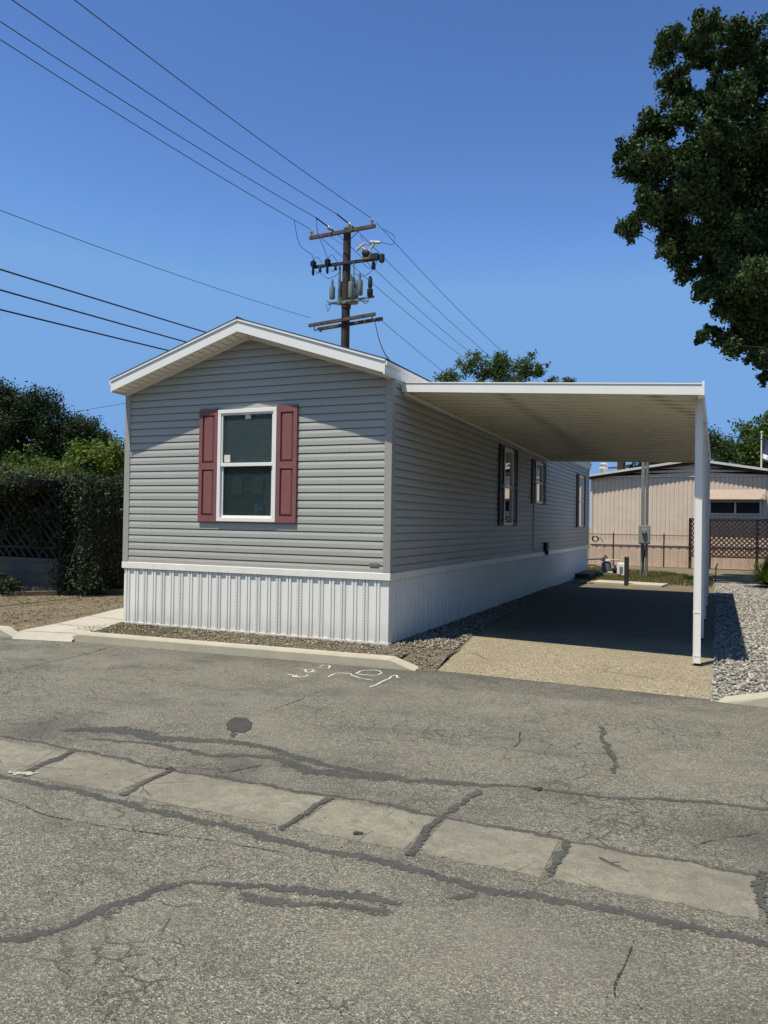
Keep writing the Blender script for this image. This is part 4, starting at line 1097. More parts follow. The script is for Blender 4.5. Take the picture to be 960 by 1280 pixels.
span((-6.83, 15.1, 8.35), (-6.83, 60, 8.4), 1.1, .009, 'power_line', 'thin wire leaving the right end of the lower crossarm toward the rear', 'thin wires')

for k, (zp, y1, z1, nm) in enumerate([(6.60, -28, 4.9, 'uppermost of the three thick black cables left of the roof peak'), (6.20, -28, 4.6, 'middle one of the three thick black cables left of the roof peak'), (5.96, -28, 4.0, 'lowest of the three thick black cables left of the roof peak')]):
    span((-8.2, 14.78, zp), (-8.2, y1, z1), .12, .017, 'telephone_cable', nm, 'thick cables beside the roof', 20, 'black')
span((-6.92, 14.75, 8.28), (.02, .30, 3.475), .35, .013, 'service_drop', 'black service wire dropping from the pole to the right eave of the grey home', None, 24, 'black')
span((-22, 6.4, 3.5), (-8.2, 14.88, 6.9), .1, .007, 'service_drop', 'thin wire above the dark oak reaching the pole behind the home', None)
span((3.2, 27.0, 5.5), (9.5, 27.2, 5.0), .12, .02, 'service_drop', 'black wire crossing in front of the round tree right of the carport post', None, 20, 'black')

# ================================================================== PINK HOME BEHIND
ph = thing('mobile_home', (2.9, 22.1, 0), 'pink beige mobile home with low white roof behind the driveway', 'mobile home')
PY, PX0, PX1, PPK = 22.1, -.84, 6.8, 2.9
ztop = lambda x: 3.93 - (.145 if x < PPK else .165) * abs(x - PPK)
def vpanel(x0, x1, z0, zf, y, pitch, dep, mat, name, parent):
    m_ = MB(); x = x0; pts = []
    while x < x1 - 1e-6:
        pts += [(x, 0), (x + pitch * .62, 0), (x + pitch * .72, dep), (x + pitch * .9, dep)]
        x += pitch
    pts = [p for p in pts if p[0] < x1] + [(x1, 0)]
    for (a, oa), (b, ob) in zip(pts, pts[1:]):
        m_.quad((a, y + oa, z0), (b, y + ob, z0), (b, y + ob, zf(b)), (a, y + oa, zf(a)))
    return m_.build(name, M[mat], parent)
vpanel(PX0, PX1, .86, lambda x: 3.40, PY, .155, .018, 'pink', 'front_wall', ph)
vpanel(PX0, PX1, 0, lambda x: .80, PY - .02, .30, .012, 'pink_skirt', 'skirting', ph)
m_ = MB(); m_.box(PX0 - .02, PX1, PY - .05, PY - .0205, .79, .92); m_.build('belly_band', M['pink_trim'], ph)
m_ = MB()
for k in range(4):
    za = 3.40 + k * .14
    for (xa, xb) in ((max(PX0, PPK - (3.93 - za) / .145), PPK), (PPK, min(PX1, PPK + (3.93 - za) / .165))):
        zb = za + .14
        m_.quad((xa, PY - .025, za), (xb, PY - .025, za), (xb, PY - .012, min(zb, ztop(xb))), (xa, PY - .012, min(zb, max(za + .001, ztop(xa)))))
m_.build('gable_panel', M['pink'], ph)
m_ = MB(); m_.box(PX0 - .01, PX1, PY - .045, PY - .027, 3.375, 3.42); m_.build('trim_strip', M['pink_trim'], ph)
m_ = MB()
for sx, xe in ((-1, PX0 - .12), (1, PX1 + .12)):
    a = (PPK, ztop(PPK)); b = (xe, ztop(xe))
    m_.hexa([(a[0], PY - .16, a[1] - .085), (b[0], PY - .16, b[1] - .085), (b[0], PY - .13, b[1] - .085), (a[0], PY - .13, a[1] - .085)],
            [(a[0], PY - .16, a[1] + .02), (b[0], PY - .16, b[1] + .02), (b[0], PY - .13, b[1] + .02), (a[0], PY - .13, a[1] + .02)])
m_.build('rake_board', M['dark_trim'], ph)
m_ = MB()
for sx, xe in ((-1, PX0 - .16), (1, PX1 + .16)):
    a = (PPK, ztop(PPK) + .022); b = (xe, ztop(xe) + .022)
    q = [(a[0], PY - .22, a[1]), (b[0], PY - .22, b[1]), (b[0], 37, b[1]), (a[0], 37, a[1])]
    if sx < 0: pass
    m_.hexa(q, [(x, y, z + .085) for x, y, z in q])
prf = m_.build('roof', M['roof_white'], ph)
m_ = MB(); m_.quad((PX0, PY, 0), (PX0, 37, 0), (PX0, 37, 3.3), (PX0, PY, 3.3)); m_.quad((PX1, PY, 0), (PX1, 37, 0), (PX1, 37, 3.2), (PX1, PY, 3.2)); m_.quad((PX0, 37, 0), (PX1, 37, 0), (PX1, 37, 3.3), (PX0, 37, 3.3)); m_.build('side_wall', M['pink'], ph)
m_ = MB(); m_.box(PX0 - .025, PX0 + .05, PY - .03, PY + .05, .0, 3.35); m_.build('corner_trim', M['pink'], ph)
m_ = MB()
x0, x1, z0, z1 = 3.42, 5.14, 1.98, 2.48
m_.box(x0, x1, PY - .05, PY - .001, z0, z0 + .05); m_.box(x0, x1, PY - .05, PY - .001, z1 - .05, z1); m_.box(x0, x0 + .05, PY - .0495, PY - .001, z0 + .05, z1 - .05); m_.box(x1 - .05, x1, PY - .0495, PY - .001, z0 + .05, z1 - .05); m_.box(4.26, 4.32, PY - .048, PY - .001, z0 + .05, z1 - .05)
pw = m_.build('window', M['pink_trim'], ph)
m_ = MB(); m_.box(x0 + .05, x1 - .05, PY - .02, PY - .002, z0 + .05, z1 - .05); m_.build('pane', M['black'], pw)
m_ = MB()
for k in range(4):
    a, b = k / 4, (k + 1) / 4
    ya, za = PY - .02 - .42 * a, 2.90 - .36 * a; yb, zb = PY - .02 - .42 * b, 2.90 - .36 * b
    m_.quad((3.25, ya, za), (3.25, yb, zb - .03), (5.28, yb, zb - .03), (5.28, ya, za))
    m_.quad((3.25, yb, zb - .03), (3.25, yb, zb), (5.28, yb, zb), (5.28, yb, zb - .03))
for x in (3.26, 5.27): m_.add([(x, PY - .02, 2.90), (x, PY - .44, 2.52), (x, PY - .02, 2.52)], [(0, 1, 2)])
m_.build('window_awning', M['awning'], ph)
m_ = MB(); m_.lathe((-.90, 26.0, 3.50), [(.11, 0), (.11, .48), (.19, .50), (.19, .56), (.12, .60), (.12, .66), (.2, .68), (.2, .72), (.02, .76)], 12); m_.build('chimney', M['roof_white'], ph)
m_ = MB(); m_.box(-1.35, -1.05, 25.6, 25.9, 3.35, 3.62); m_.build('roof_vent', M['dark_trim'], ph)

# ================================================================== FENCES BEHIND
cf = thing('chain_link_fence', (1.0, 21.35, 0), 'low rusty chain-link fence in front of the pink home', 'fence')
FY = 21.35; fx0, fx1, fh = -1.6, 5.6, 1.18
m_ = MB(); m_.tube([(fx0, FY, fh), (fx1, FY, fh)], .016, 6); m_.build('top_rail', M['rust'], cf)
for x in (-1.6, .11, 1.9, 3.42, 4.97):
    m_ = MB(); m_.tube([(x, FY + .03, 0), (x, FY + .03, fh + .04)], .026, 8); m_.lathe((x, FY + .03, fh + .04), [(.032, 0), (.02, .03), (.005, .04)], 8); m_.build('post', M['rust'], cf)
m_ = MB(); sp = .10; H_ = fh - .08
k = fx0 - H_
while k < fx1:
    for s in (1, -1):
        xa, za, xb, zb = (k, .05, k + H_, .05 + H_) if s > 0 else (k + H_, .05, k, .05 + H_)
        def clip(x, o): return o
        ts = [0, 1]
        if xa != xb:
            t0 = (fx0 - xa) / (xb - xa); t1 = (fx1 - xa) / (xb - xa)
            lo_, hi_ = min(t0, t1), max(t0, t1)
            ta, tb = max(0, lo_), min(1, hi_)
        if tb > ta:
            p = (xa + (xb - xa) * ta, za + (zb - za) * ta); q = (xa + (xb - xa) * tb, za + (zb - za) * tb)
            m_.bar((p[0], FY + (.004 if s > 0 else -.004), p[1]), (q[0], FY + (.004 if s > 0 else -.004), q[1]), .006, .006, (0, 1, 0))
    k += sp
m_.build('wire_mesh', M['rust'], cf)
lt = thing('lattice_fence', (4.2, 21.2, 0), 'dark brown diagonal lattice screen on posts before the pink home', 'fence')
LY = 21.2; lx0, lx1, lz0, lz1 = 2.76, 6.6, .48, 1.78
m_ = MB(); sp = .165; H_ = lz1 - lz0; k = lx0 - H_
while k < lx1:
    for s in (1, -1):
        xa, za, xb, zb = (k, lz0, k + H_, lz1) if s > 0 else (k + H_, lz0, k, lz1)
        t0 = (lx0 - xa) / (xb - xa); t1 = (lx1 - xa) / (xb - xa); ta, tb = max(0, min(t0, t1)), min(1, max(t0, t1))
        if tb > ta:
            y = LY + (.006 if s > 0 else -.006)
            m_.bar((xa + (xb - xa) * ta, y, za + (zb - za) * ta), (xa + (xb - xa) * tb, y, za + (zb - za) * tb), .010, .046, (0, 0, 1))
    k += sp
m_.build('lattice_panel', M['lattice'], lt)
m_ = MB(); m_.box(lx0, lx1, LY - .03, LY + .03, lz1, lz1 + .05); m_.box(lx0, lx1, LY - .03, LY + .03, lz0 - .05, lz0); m_.build('rail', M['lattice'], lt)
for x in (2.80, 3.45, 4.98, 6.55):
    m_ = MB(); m_.box(x - .05, x + .05, LY + .031, LY + .12, 0, lz1 + .03); m_.build('post', M['lattice'], lt)
hr = MB()
for k in range(5): hr.tube([(-.56 + .11 * math.cos(t * .5) + .01 * k, 21.27 - .012 * k, 1.0 + .10 * math.sin(t * .5)) for t in range(14)], .013, 6, caps=False)
hr.tube([(-.45, 21.25, 1.0), (-.36, 21.2, 1.04), (-.28, 21.2, .95), (-.24, 21.2, .88)], .013, 6)
tag(hr.build('garden_hose', M['black'], None, (-.56, 21.27, .9)), 'coiled dark hose hung on the chain-link fence by the grey home corner', 'hose')

# service post with meter box
sv = thing('service_post', (1.68, 15.6, 0), 'grey electrical service post with conduit and meter box behind the carport', 'utility post')
m_ = MB(); m_.box(1.59, 1.69, 15.55, 15.65, -.05, 4.6); m_.build('post', M['pole_gray'], sv, bevel=.008)
m_ = MB(); m_.tube([(1.765, 15.5, -.05), (1.765, 15.5, 4.9), (1.765, 15.5, 5.0)], .045, 12); m_.lathe((1.765, 15.5, 4.95), [(.05, 0), (.09, .05), (.06, .16), (.01, .2)], 12); m_.build('riser_conduit', M['steel'], sv, smooth=True)
m_ = MB(); m_.box(1.545, 1.875, 15.33, 15.45, .98, 1.53); mbx = m_.build('meter_box', M['box_gray'], sv, bevel=.012)
m_ = MB(); m_.box(1.57, 1.85, 15.318, 15.329, 1.02, 1.49); m_.lathe((1.71, 15.32, 1.36), [(.075, 0), (.075, .05), (.06, .09)], 14, 0, (0, -1, 0)); m_.build('box_door', M['box_gray'], mbx, smooth=True)
m_ = MB(); m_.bar((1.62, 15.56, 0), (1.74, 15.52, .96), .035, .035); m_.build('brace', M['dark_trim'], sv)

# bollard, gas meter, boxes, standpipe, stake
bo = thing('bollard', (1.60, 11.60, 0), 'short dark steel bollard post at the end of the driveway', 'bollard')
m_ = MB(); m_.box(1.545, 1.655, 11.58, 11.66, -.05, .715); m_.build('post', M['steel_dark'], bo, bevel=.012)
m_ = MB(); m_.box(1.548, 1.652, 11.581, 11.659, .714, .73); m_.build('cap', M['steel_dark'], bo, bevel=.006)
gmr = thing('gas_meter', (.56, 15.9, 0), 'grey green domed gas meter on low pipes beside the grey home corner', 'gas meter')
m_ = MB(); m_.lathe((.56, 15.9, .10), [(.10, 0), (.145, .03), (.145, .24), (.11, .28), (.05, .30)], 14); m_.build('meter_body', M['equip'], gmr, smooth=True)
m_ = MB(); m_.lathe((.56, 15.9, .405), [(.16, 0), (.16, .03), (.05, .05)], 14); m_.build('cover', M['porcelain'], gmr, smooth=True)
m_ = MB(); m_.tube([(-.30, 15.9, 0), (-.30, 15.9, .42), (.35, 15.9, .47), (.95, 15.9, .45), (.95, 15.9, 0)], .022, 8); m_.tube([(-.2, 15.8, .07), (.9, 15.8, .07)], .03, 8); m_.build('pipe', M['porcelain'], gmr, smooth=True)
m_ = MB(); m_.lathe((.83, 15.75, 0), [(.05, 0), (.05, .10), (.08, .12), (.08, .2), (.03, .24), (.03, .3)], 10); m_.build('regulator', M['black'], gmr, smooth=True)
wb = thing('utility_box', (1.05, 15.3, 0), 'small white utility box beside the dark bollard', 'box')
m_ = MB(); m_.box(.95, 1.17, 15.25, 15.45, .02, .40); m_.build('box_body', M['white_clean'], wb, bevel=.015)
m_ = MB()
for k in range(4): m_.box(1.02, 1.12, 15.235, 15.249, .12 + .05 * k, .14 + .05 * k)
m_.build('louvre', M['box_gray'], wb)
m_ = MB(); m_.box(-.35, 1.10, 14.9, 15.02, 0, .09); tag(m_.build('timber_sleeper', M['timber'], None, (.4, 14.95, 0), bevel=.01), 'weathered timber laid on the grass before the gas meter', 'timber')
m_ = MB(); m_.lathe((.0, 20.0, 0), [(.06, 0), (.06, .3), (.09, .31), (.09, .36), (.05, .38), (.05, .44)], 10); m_.tube([(0, 20, .33), (-.12, 20, .33)], .035, 8)
tag(m_.build('standpipe', M['rust'], None, (0, 20, 0), smooth=True), 'short rusty water standpipe in front of the chain-link fence', 'standpipe')
m_ = MB(); m_.tube([(-.95, 19.2, .03), (-.6, 19.0, .06), (-.35, 19.2, .12), (-.1, 19.1, .05), (.2, 19.3, .04)], .03, 6); m_.tube([(-.6, 19.0, .06), (-.5, 18.7, .14)], .02, 5)
tag(m_.build('fallen_branch', M['rust'], None, (-.3, 19.1, 0)), 'reddish fallen branch on the grass behind the grey home', 'branch')
m_ = MB(); m_.bar((3.66, 14.35, 0), (3.68, 14.35, .40), .03, .02); m_.bar((3.66, 14.35, .38), (3.72, 14.3, .52), .025, .02)
tag(m_.build('garden_stake', M['dark_trim'], None, (3.66, 14.35, 0)), 'thin dark stake at the back edge of the pale gravel', 'stake')
m_ = MB(); m_.box(.015, .42, 13.4, 15.3, 0, .14); tag(m_.build('step_box', M['dark_trim'], None, (.2, 14.4, 0), bevel=.01), 'low dark box on the ground against the rear of the skirting', 'box')

# neighbour to the right and tree across the road, mirrored in the window panes
nh = thing('mobile_home', (9.2, 4, 0), 'pale neighbouring mobile home on the far side of the gravel bed', 'mobile home')  # out of view, stood this close to block sky light under the carport
m_ = MB(); m_.box(7.3, 11.3, -1.5, 11.5, .75, 3.3); m_.build('wall', M['siding'], nh)
m_ = MB(); m_.box(7.28, 11.32, -1.52, 11.52, 0, .749); m_.build('skirting', M['trim_gray'], nh)
m_ = MB(); m_.box(6.95, 11.65, -1.9, 11.9, 3.301, 3.46); m_.hexa([(6.95, -1.9, 3.461), (11.65, -1.9, 3.461), (11.65, 11.9, 3.461), (6.95, 11.9, 3.461)], [(9.28, -1.9, 4.15), (9.32, -1.9, 4.15), (9.32, 11.9, 4.15), (9.28, 11.9, 4.15)]); m_.build('roof', M['dark_trim'], nh)
for y in (.5, 4.5, 9.0):
    m_ = MB(); m_.box(7.25, 7.299, y, y + 1.2, 1.5, 2.6); wq = m_.build('window', M['white_clean'], nh)
    m_ = MB(); m_.box(7.24, 7.249, y + .08, y + 1.12, 1.58, 2.52); m_.build('pane', M['black'], wq)
# flagpole
fp = thing('flagpole', (5.41, 28.0, 0), 'thin pale flagpole with a dark blue and white flag behind the pink home', 'flagpole')
m_ = MB(); m_.tube([(5.41, 28, 0), (5.41, 28, 5.6)], [.05, .03], 8); m_.lathe((5.41, 28, 5.58), [(.02, 0), (.05, .03), (.05, .07), (.01, .1)], 8); m_.build('pole', M['porcelain'], fp, smooth=True)
nx, nz = 12, 10; vs = []; fs = []; mi = []
for i in range(nx + 1):
    for j in range(nz + 1):
        u, v = i / nx, j / nz
        vs.append((5.45 + .62 * u + .05 * math.sin(v * 5), 28 + .10 * math.sin(u * 9 + v * 2), 5.40 - .95 * v - .35 * u))
for i in range(nx):
    for j in range(nz):
        a = i * (nz + 1) + j; fs.append((a, a + 1, a + nz + 2, a + nz + 1)); mi.append(0 if (i < 6 and j < 6) or (j % 3 == 0) else 1)
m_ = MB(); m_.v = vs; m_.f = fs; m_.m = mi; m_.build('flag', [M['flag_blue'], M['flag_white']], fp, smooth=True)
# far pole
fu = thing('utility_pole', (-3.2, 53.6, 0), 'distant utility pole seen under the carport roof beyond the pink home', 'utility pole')
m_ = MB(); m_.tube([(-3.2, 53.6, 0), (-3.2, 53.6, 8.2)], [.36, .30], 10); m_.build('pole', M['wood_pole'], fu, smooth=True)
m_ = MB(); m_.bar((-4.6, 53.5, 6.0), (-1.8, 53.5, 6.1), .1, .12); m_.build('crossarm', M['wood_arm'], fu)

# ================================================================== LEFT SIDE
bw = MB(); bw.box(-14, -8.02, 2.45, 2.65, -.05, .70)
tag(bw.build('block_wall', M['block'], None, (-11, 2.45, 0)), 'low grey concrete block wall under the trellis', 'wall')
tf = thing('trellis_fence', (-11, 2.5, .7), 'grey diagonal trellis above the block wall, in deep shade', 'fence')
m_ = MB(); sp = .20; z0, z1, x0, x1 = .72, 2.02, -13.9, -8.08; H_ = z1 - z0; k = x0 - H_
while k < x1:
    for s in (1, -1):
        xa, za, xb, zb = (k, z0, k + H_, z1) if s > 0 else (k + H_, z0, k, z1)
        t0 = (x0 - xa) / (xb - xa); t1 = (x1 - xa) / (xb - xa); ta, tb = max(0, min(t0, t1)), min(1, max(t0, t1))
        if tb > ta and (s < 0 or (k % .8) < .2):
            y = 2.50 + (.008 if s > 0 else -.008)
            m_.bar((xa + (xb - xa) * ta, y, za + (zb - za) * ta), (xa + (xb - xa) * tb, y, za + (zb - za) * tb), .012, .045)
    k += sp
m_.build('trellis_panel', M['trellis'], tf)
for x in np.arange(-13.8, -8.0, .48):
    pass
m_ = MB()
m_.box(x0, x1, 2.46, 2.54, 2.02, 2.08); m_.box(x0, x1, 2.47, 2.53, .88, .93); m_.build('rail', M['trellis'], tf)
for x in np.linspace(x0, x1, 13):
    m_ = MB(); tall = abs((x - x0) % 1.9) < .3
    m_.box(x - .025, x + .025, 2.541, 2.60, .70, .95 if not tall else 2.05); m_.build('post', M['trellis'], tf)
# vine mass over and behind the trellis
def mass(name, loc, label, cat, boxes, n, leaf, mat, core=None, size_var=.35, stems=()):
    t = thing(name, loc, label, cat)
    P = []
    tot = sum((b[1] - b[0]) * (b[3] - b[2]) + (b[1] - b[0]) * (b[5] - b[4]) + (b[3] - b[2]) * (b[5] - b[4]) for b in boxes)
    for x0, x1, y0, y1, z0, z1 in boxes:
        A = (x1 - x0) * (y1 - y0) + (x1 - x0) * (z1 - z0) + (y1 - y0) * (z1 - z0)
        k = int(n * A / tot); q = rng.random((k, 3))
        ar = np.array([(y1 - y0) * (z1 - z0), (x1 - x0) * (z1 - z0), (x1 - x0) * (y1 - y0)]); ax = rng.choice(3, k, p=ar / ar.sum())
        side = np.where(rng.random(k) < .5, 0.0, 1.0); 
        q[np.arange(k), ax] = side
        p = q * np.array([x1 - x0, y1 - y0, z1 - z0]) + np.array([x0, y0, z0])
        # lumpy depth
        lump = .10 * np.sin(p[:, 0] * 3.1 + p[:, 2] * 2.3) + .09 * np.sin(p[:, 1] * 2.7 + p[:, 2] * 4.1) + .06 * np.sin(p[:, 0] * 9 + p[:, 1] * 7)
        p[np.arange(k), ax] += (side * 2 - 1) * (lump + rng.normal(size=k) * .07 - .06)
        p += rng.normal(size=(k, 3)) * .05
        P.append(p)
    P = np.concatenate(P); P[:, 2] = np.maximum(P[:, 2], .02)
    V, F = leaf_quads(P, leaf, .5, .3, size_var)
    mesh_np('foliage', V, F, M[mat], t)
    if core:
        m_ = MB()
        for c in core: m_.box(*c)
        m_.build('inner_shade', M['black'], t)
    if stems:
        m_ = MB()
        for p, q, r in stems: m_.tube([p, ((p[0] + q[0]) / 2 + .04, (p[1] + q[1]) / 2, (p[2] + q[2]) / 2), q], [r, r * .8, r * .6], 6)
        m_.build('stem', M['bark'], t)
    return t
hst = [((-7.75 + random.uniform(-.25, .25), 2.55 + .45 * k + random.uniform(-.1, .1), 0), (-7.6 + random.uniform(-.3, .2), 2.6 + .45 * k, 1.3), .025) for k in range(12)]
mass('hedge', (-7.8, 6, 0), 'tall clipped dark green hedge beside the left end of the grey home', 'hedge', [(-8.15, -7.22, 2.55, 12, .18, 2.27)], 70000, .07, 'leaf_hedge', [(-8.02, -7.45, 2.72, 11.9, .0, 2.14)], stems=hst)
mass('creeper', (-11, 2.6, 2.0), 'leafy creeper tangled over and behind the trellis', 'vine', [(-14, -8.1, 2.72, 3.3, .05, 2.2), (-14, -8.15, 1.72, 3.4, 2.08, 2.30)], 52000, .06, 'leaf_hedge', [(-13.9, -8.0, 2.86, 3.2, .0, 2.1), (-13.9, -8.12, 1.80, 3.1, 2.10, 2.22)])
mass('creeper', (-10.5, 3.4, 2.4), 'yellow green creeper top in the sun above the trellis', 'vine', [(-13, -9.2, 2.6, 4.4, 2.22, 2.48)], 9000, .06, 'leaf_vine')
P = np.concatenate([clump_points((random.uniform(-10.5, -8.2), 2.40, random.uniform(1.0, 2.1)), .24, 130, 6, 1.0) for k in range(22)]); P[:, 1] = 2.36 + rng.normal(size=len(P)) * .05
V, F = leaf_quads(P, .065, .55, .3)
tag(mesh_np('creeper', V, F, M['leaf_hedge'], None, (-9.3, 2.4, 1.2)), 'loose creeper sprays hanging in front of the trellis slats', 'vine')
# weeds / small bush at the wall foot
P = np.concatenate([clump_points((-9.25 + .22 * k, 2.0 + random.uniform(-.1, .1), .18), .28, 260, 6, .7) for k in range(4)]); P[:, 2] = np.maximum(P[:, 2], .02)
V, F = leaf_quads(P, .10, .3, .6)
tag(mesh_np('bush', V, F, M['leaf_hedge'], None, (-8.9, 2.0, 0)), 'small dark spiky bush at the foot of the block wall', 'bush')
m_ = MB(); m_.bar((-8.6, 1.85, .04), (-7.0, 3.55, .05), .09, .09); m_.bar((-6.98, 3.6, .04), (-6.2, 4.6, .04), .09, .09)
tag(m_.build('timber_edging', M['timber'], None, (-7.8, 2.6, 0), bevel=.01), 'weathered timber edging at the base of the hedge', 'edging')

# trees
def ball(c, r, k, rr, n, zmin=-9, flat=.8):
    out = []
    for _ in range(k):
        d = rand_dirs(1)[0] * (rng.random() ** .4) * np.array([1, 1, flat])
        p = np.array(c) + d * r
        if p[2] < zmin: p[2] = zmin + rng.random() * .5
        out.append((tuple(p), rr * random.uniform(.7, 1.3), n))
    return out
tree('oak_tree', (-27.5, 20, 0), 'big dark oak on the left beyond the hedge', 'tree', ball((-28, 19.5, 4.9), 3.4, 34, 1.25, 3600) + [((-25.5, 20.4, 5.6), 1.2, 4000), ((-24.6, 20.8, 4.6), 1.2, 3800), ((-27.5, 19.3, 6.9), 1.2, 3800), ((-29.5, 18.5, 7.0), 1.4, 3800), ((-24.3, 20.9, 3.4), 1.0, 3000)], .12, 'leaf_dark', .4, 3.0)
tree('bushy_tree', (-11.9, 8.2, 0), 'sunlit yellow green bushy tree between the dark oak and the grey home', 'tree', ball((-11.7, 8.0, 2.6), 1.2, 16, .55, 1000) + [((-10.9, 8.2, 2.9), .5, 900), ((-12.6, 7.6, 2.5), .5, 900), ((-10.6, 8.4, 2.6), .6, 900)], .085, 'leaf_light', .12, 1.6)
tree('bushy_tree', (-15.2, 8.0, 0), 'mid green bushy tree behind the yellow green creeper', 'tree', ball((-15.4, 8.2, 1.95), 1.5, 18, .7, 1000), .10, 'leaf_mid', .14, 1.4)
tree('broadleaf_tree', (-9.6, 40, 0), 'green treetop showing above the carport roof', 'tree',
     [((-12.2, 38.7, 11.0), .9, 900), ((-10.9, 39.3, 11.6), 1.0, 1000), ((-10.0, 39.7, 11.3), .9, 900), ((-9.1, 40.1, 11.6), 1.2, 1300), ((-7.9, 40.6, 11.7), 1.0, 1100), ((-8.4, 40.4, 10.9), 1.2, 1200), ((-7.0, 41, 11.6), .6, 500), ((-10.9, 39.3, 12.0), .5, 350), ((-9.4, 40, 12.3), .6, 400)] + ball((-9.6, 40, 8.6), 3.0, 26, 1.3, 900), .16, 'leaf_mid', .3, 5.5)
tree('broadleaf_tree', (-5.7, 41.5, 0), 'small treetop just over the carport roof edge', 'tree', [((-6.1, 41.4, 10.7), .5, 400), ((-5.3, 41.8, 10.6), .55, 450)] + ball((-5.7, 41.5, 8.6), 1.6, 12, .9, 700), .15, 'leaf_mid', .22, 6)
tree('round_tree', (6.4, 44.5, 0), 'round green tree beyond the pink home right of the carport post', 'tree', ball((6.2, 44.5, 6.1), 2.4, 30, 1.0, 1100, 4.0) + [((7.6, 45.2, 7.7), 1.2, 1300), ((9.2, 45.6, 8.3), 1.4, 1400), ((4.0, 43.7, 6.5), .8, 900)] + ball((9.5, 45.6, 6.8), 2.0, 14, 1.1, 1000), .16, 'leaf_mid', .35, 4)
tree('round_tree', (2.0, 47, 0), 'small green tree in the gap beside the carport post', 'tree', ball((2.6, 46, 4.2), 1.2, 10, .7, 800) + [((3.4, 46.2, 4.7), .6, 500)], .14, 'leaf_mid', .2, 2.6)
tree('dark_tree', (1.0, 36, 0), 'dark tree behind the pink home roof under the carport', 'tree', ball((1.8, 36.5, 6.2), 1.9, 24, 1.0, 1100, 4.8) + ball((.4, 36, 5.4), 1.4, 8, .7, 800), .14, 'leaf_dark', .3, 4)

oh = thing('mobile_home', (-4, -22, 0), 'long unseen beige mobile home added across the road to block low sky light', 'mobile home')  # out of view, added to keep low sky light off the front wall
m_ = MB(); m_.box(-15, 9, -26, -21, .75, 3.3); m_.build('wall', M['pink'], oh)
m_ = MB(); m_.box(-14.98, 8.98, -25.98, -20.98, 0, .749); m_.build('skirting', M['pink_skirt'], oh)
m_ = MB(); m_.hexa([(-15.3, -26.4, 3.301), (9.3, -26.4, 3.301), (9.3, -20.6, 3.301), (-15.3, -20.6, 3.301)], [(-15.3, -23.6, 4.3), (9.3, -23.6, 4.3), (9.3, -23.4, 4.3), (-15.3, -23.4, 4.3)]); m_.build('roof', M['shingle'], oh)
q = rng.random((26000, 3)) * np.array([110, 5, 1]) + np.array([-55, -34, 0])  # leaf mass behind the camera, added to cut low sky light
q[:, 2] = q[:, 2] ** .7 * (8.5 + 2.2 * np.sin(q[:, 0] * .45) + 1.4 * np.sin(q[:, 0] * 1.1 + 1)) + .3
V, F = leaf_quads(q, .75, .6, .2)
tag(mesh_np('added_treeline', V, F, M['leaf_dark'], None, (0, -31, 0)), 'dark line of unseen trees added across the road to block low sky light', 'trees', None, 'stuff')
tree('street_tree', (-18, -23, 0), 'dark street tree on the other side of the road', 'tree', ball((-18, -23, 4.2), 2.6, 18, 1.1, 700), .2, 'leaf_dark', .3, 3)

# big oak at the right, crown reaching into the frame
CAM = Vector((3.694, -8.709, 1.517))
oc = [(845, 62, 26), (880, 42, 26), (930, 45, 28), (912, 78, 20), (842, 100, 18), (905, 132, 34), (947, 108, 28), (848, 142, 26), (818, 165, 24), (786, 188, 17), (797, 212, 22), (838, 205, 32), (880, 195, 36), (932, 190, 36), (787, 280, 17), (812, 255, 25), (850, 262, 32), (900, 258, 40), (947, 258, 36), (836, 302, 24), (858, 332, 22), (900, 325, 36), (945, 330, 36), (882, 366, 18), (913, 385, 24), (880, 418, 9), (873, 426, 5), (890, 412, 10), (908, 426, 16), (943, 408, 28), (948, 452, 13), (957, 472, 9), (772, 196, 8), (776, 286, 8), (930, 160, 36), (957, 205, 38), (928, 300, 38), (948, 380, 32), (955, 70, 26), (938, 425, 26), (918, 232, 38), (955, 445, 16), (930, 350, 34), (962, 300, 36), (965, 150, 34), (968, 420, 28), (975, 90, 30), (866, 230, 30), (880, 290, 32), (905, 365, 24), (895, 160, 26), (884, 72, 17), (856, 118, 14), (897, 112, 16), (868, 125, 13), (960, 240, 40)]
oak_clumps = [
]
def px(u, v, D):
    y, p_, r = R_(-23.4345), R_(.737), R_(.8962)
    fwd = Vector((math.sin(y) * math.cos(p_), math.cos(y) * math.cos(p_), math.sin(p_))); rt = Vector((math.cos(y), -math.sin(y), 0)); u_ = rt.cross(fwd)
    Rr = rt * math.cos(r) + u_ * math.sin(r); U = u_ * math.cos(r) - rt * math.sin(r)
    return CAM + (fwd + Rr * ((u - 480) / 961.2) - U * ((v - 640) / 961.2)) * D
for u, v, r in oc:
    D = 20.5 + random.uniform(-1.2, 1.2)
    rr = r / 961.2 * D
    oak_clumps.append((tuple(px(u, v, D)), rr * 1.02, int(3300 * min(1.8, (rr / .6) ** 2)) + 200))
for u, v, r in oc:
    if r < 15: continue
    for k in range(1):
        a_ = random.uniform(0, 6.28); q_ = random.uniform(.3, .85) * r
        D = 20.5 + random.uniform(-2.4, 2.4); rr = r * random.uniform(.5, .75) / 961.2 * D
        oak_clumps.append((tuple(px(u + q_ * math.cos(a_), v + q_ * math.sin(a_), D)), rr, int(2400 * min(1.6, (rr / .6) ** 2)) + 150))
oak_clumps += [((4.8, 18.6, 10.6), 1.1, 3500), ((5.6, 18.9, 11.6), 1.2, 3500), ((6.6, 19.2, 12.2), 1.2, 3500), ((6.3, 18.0, 9.4), 1.2, 3500), ((5.2, 17.2, 11.6), 1.1, 3000)]
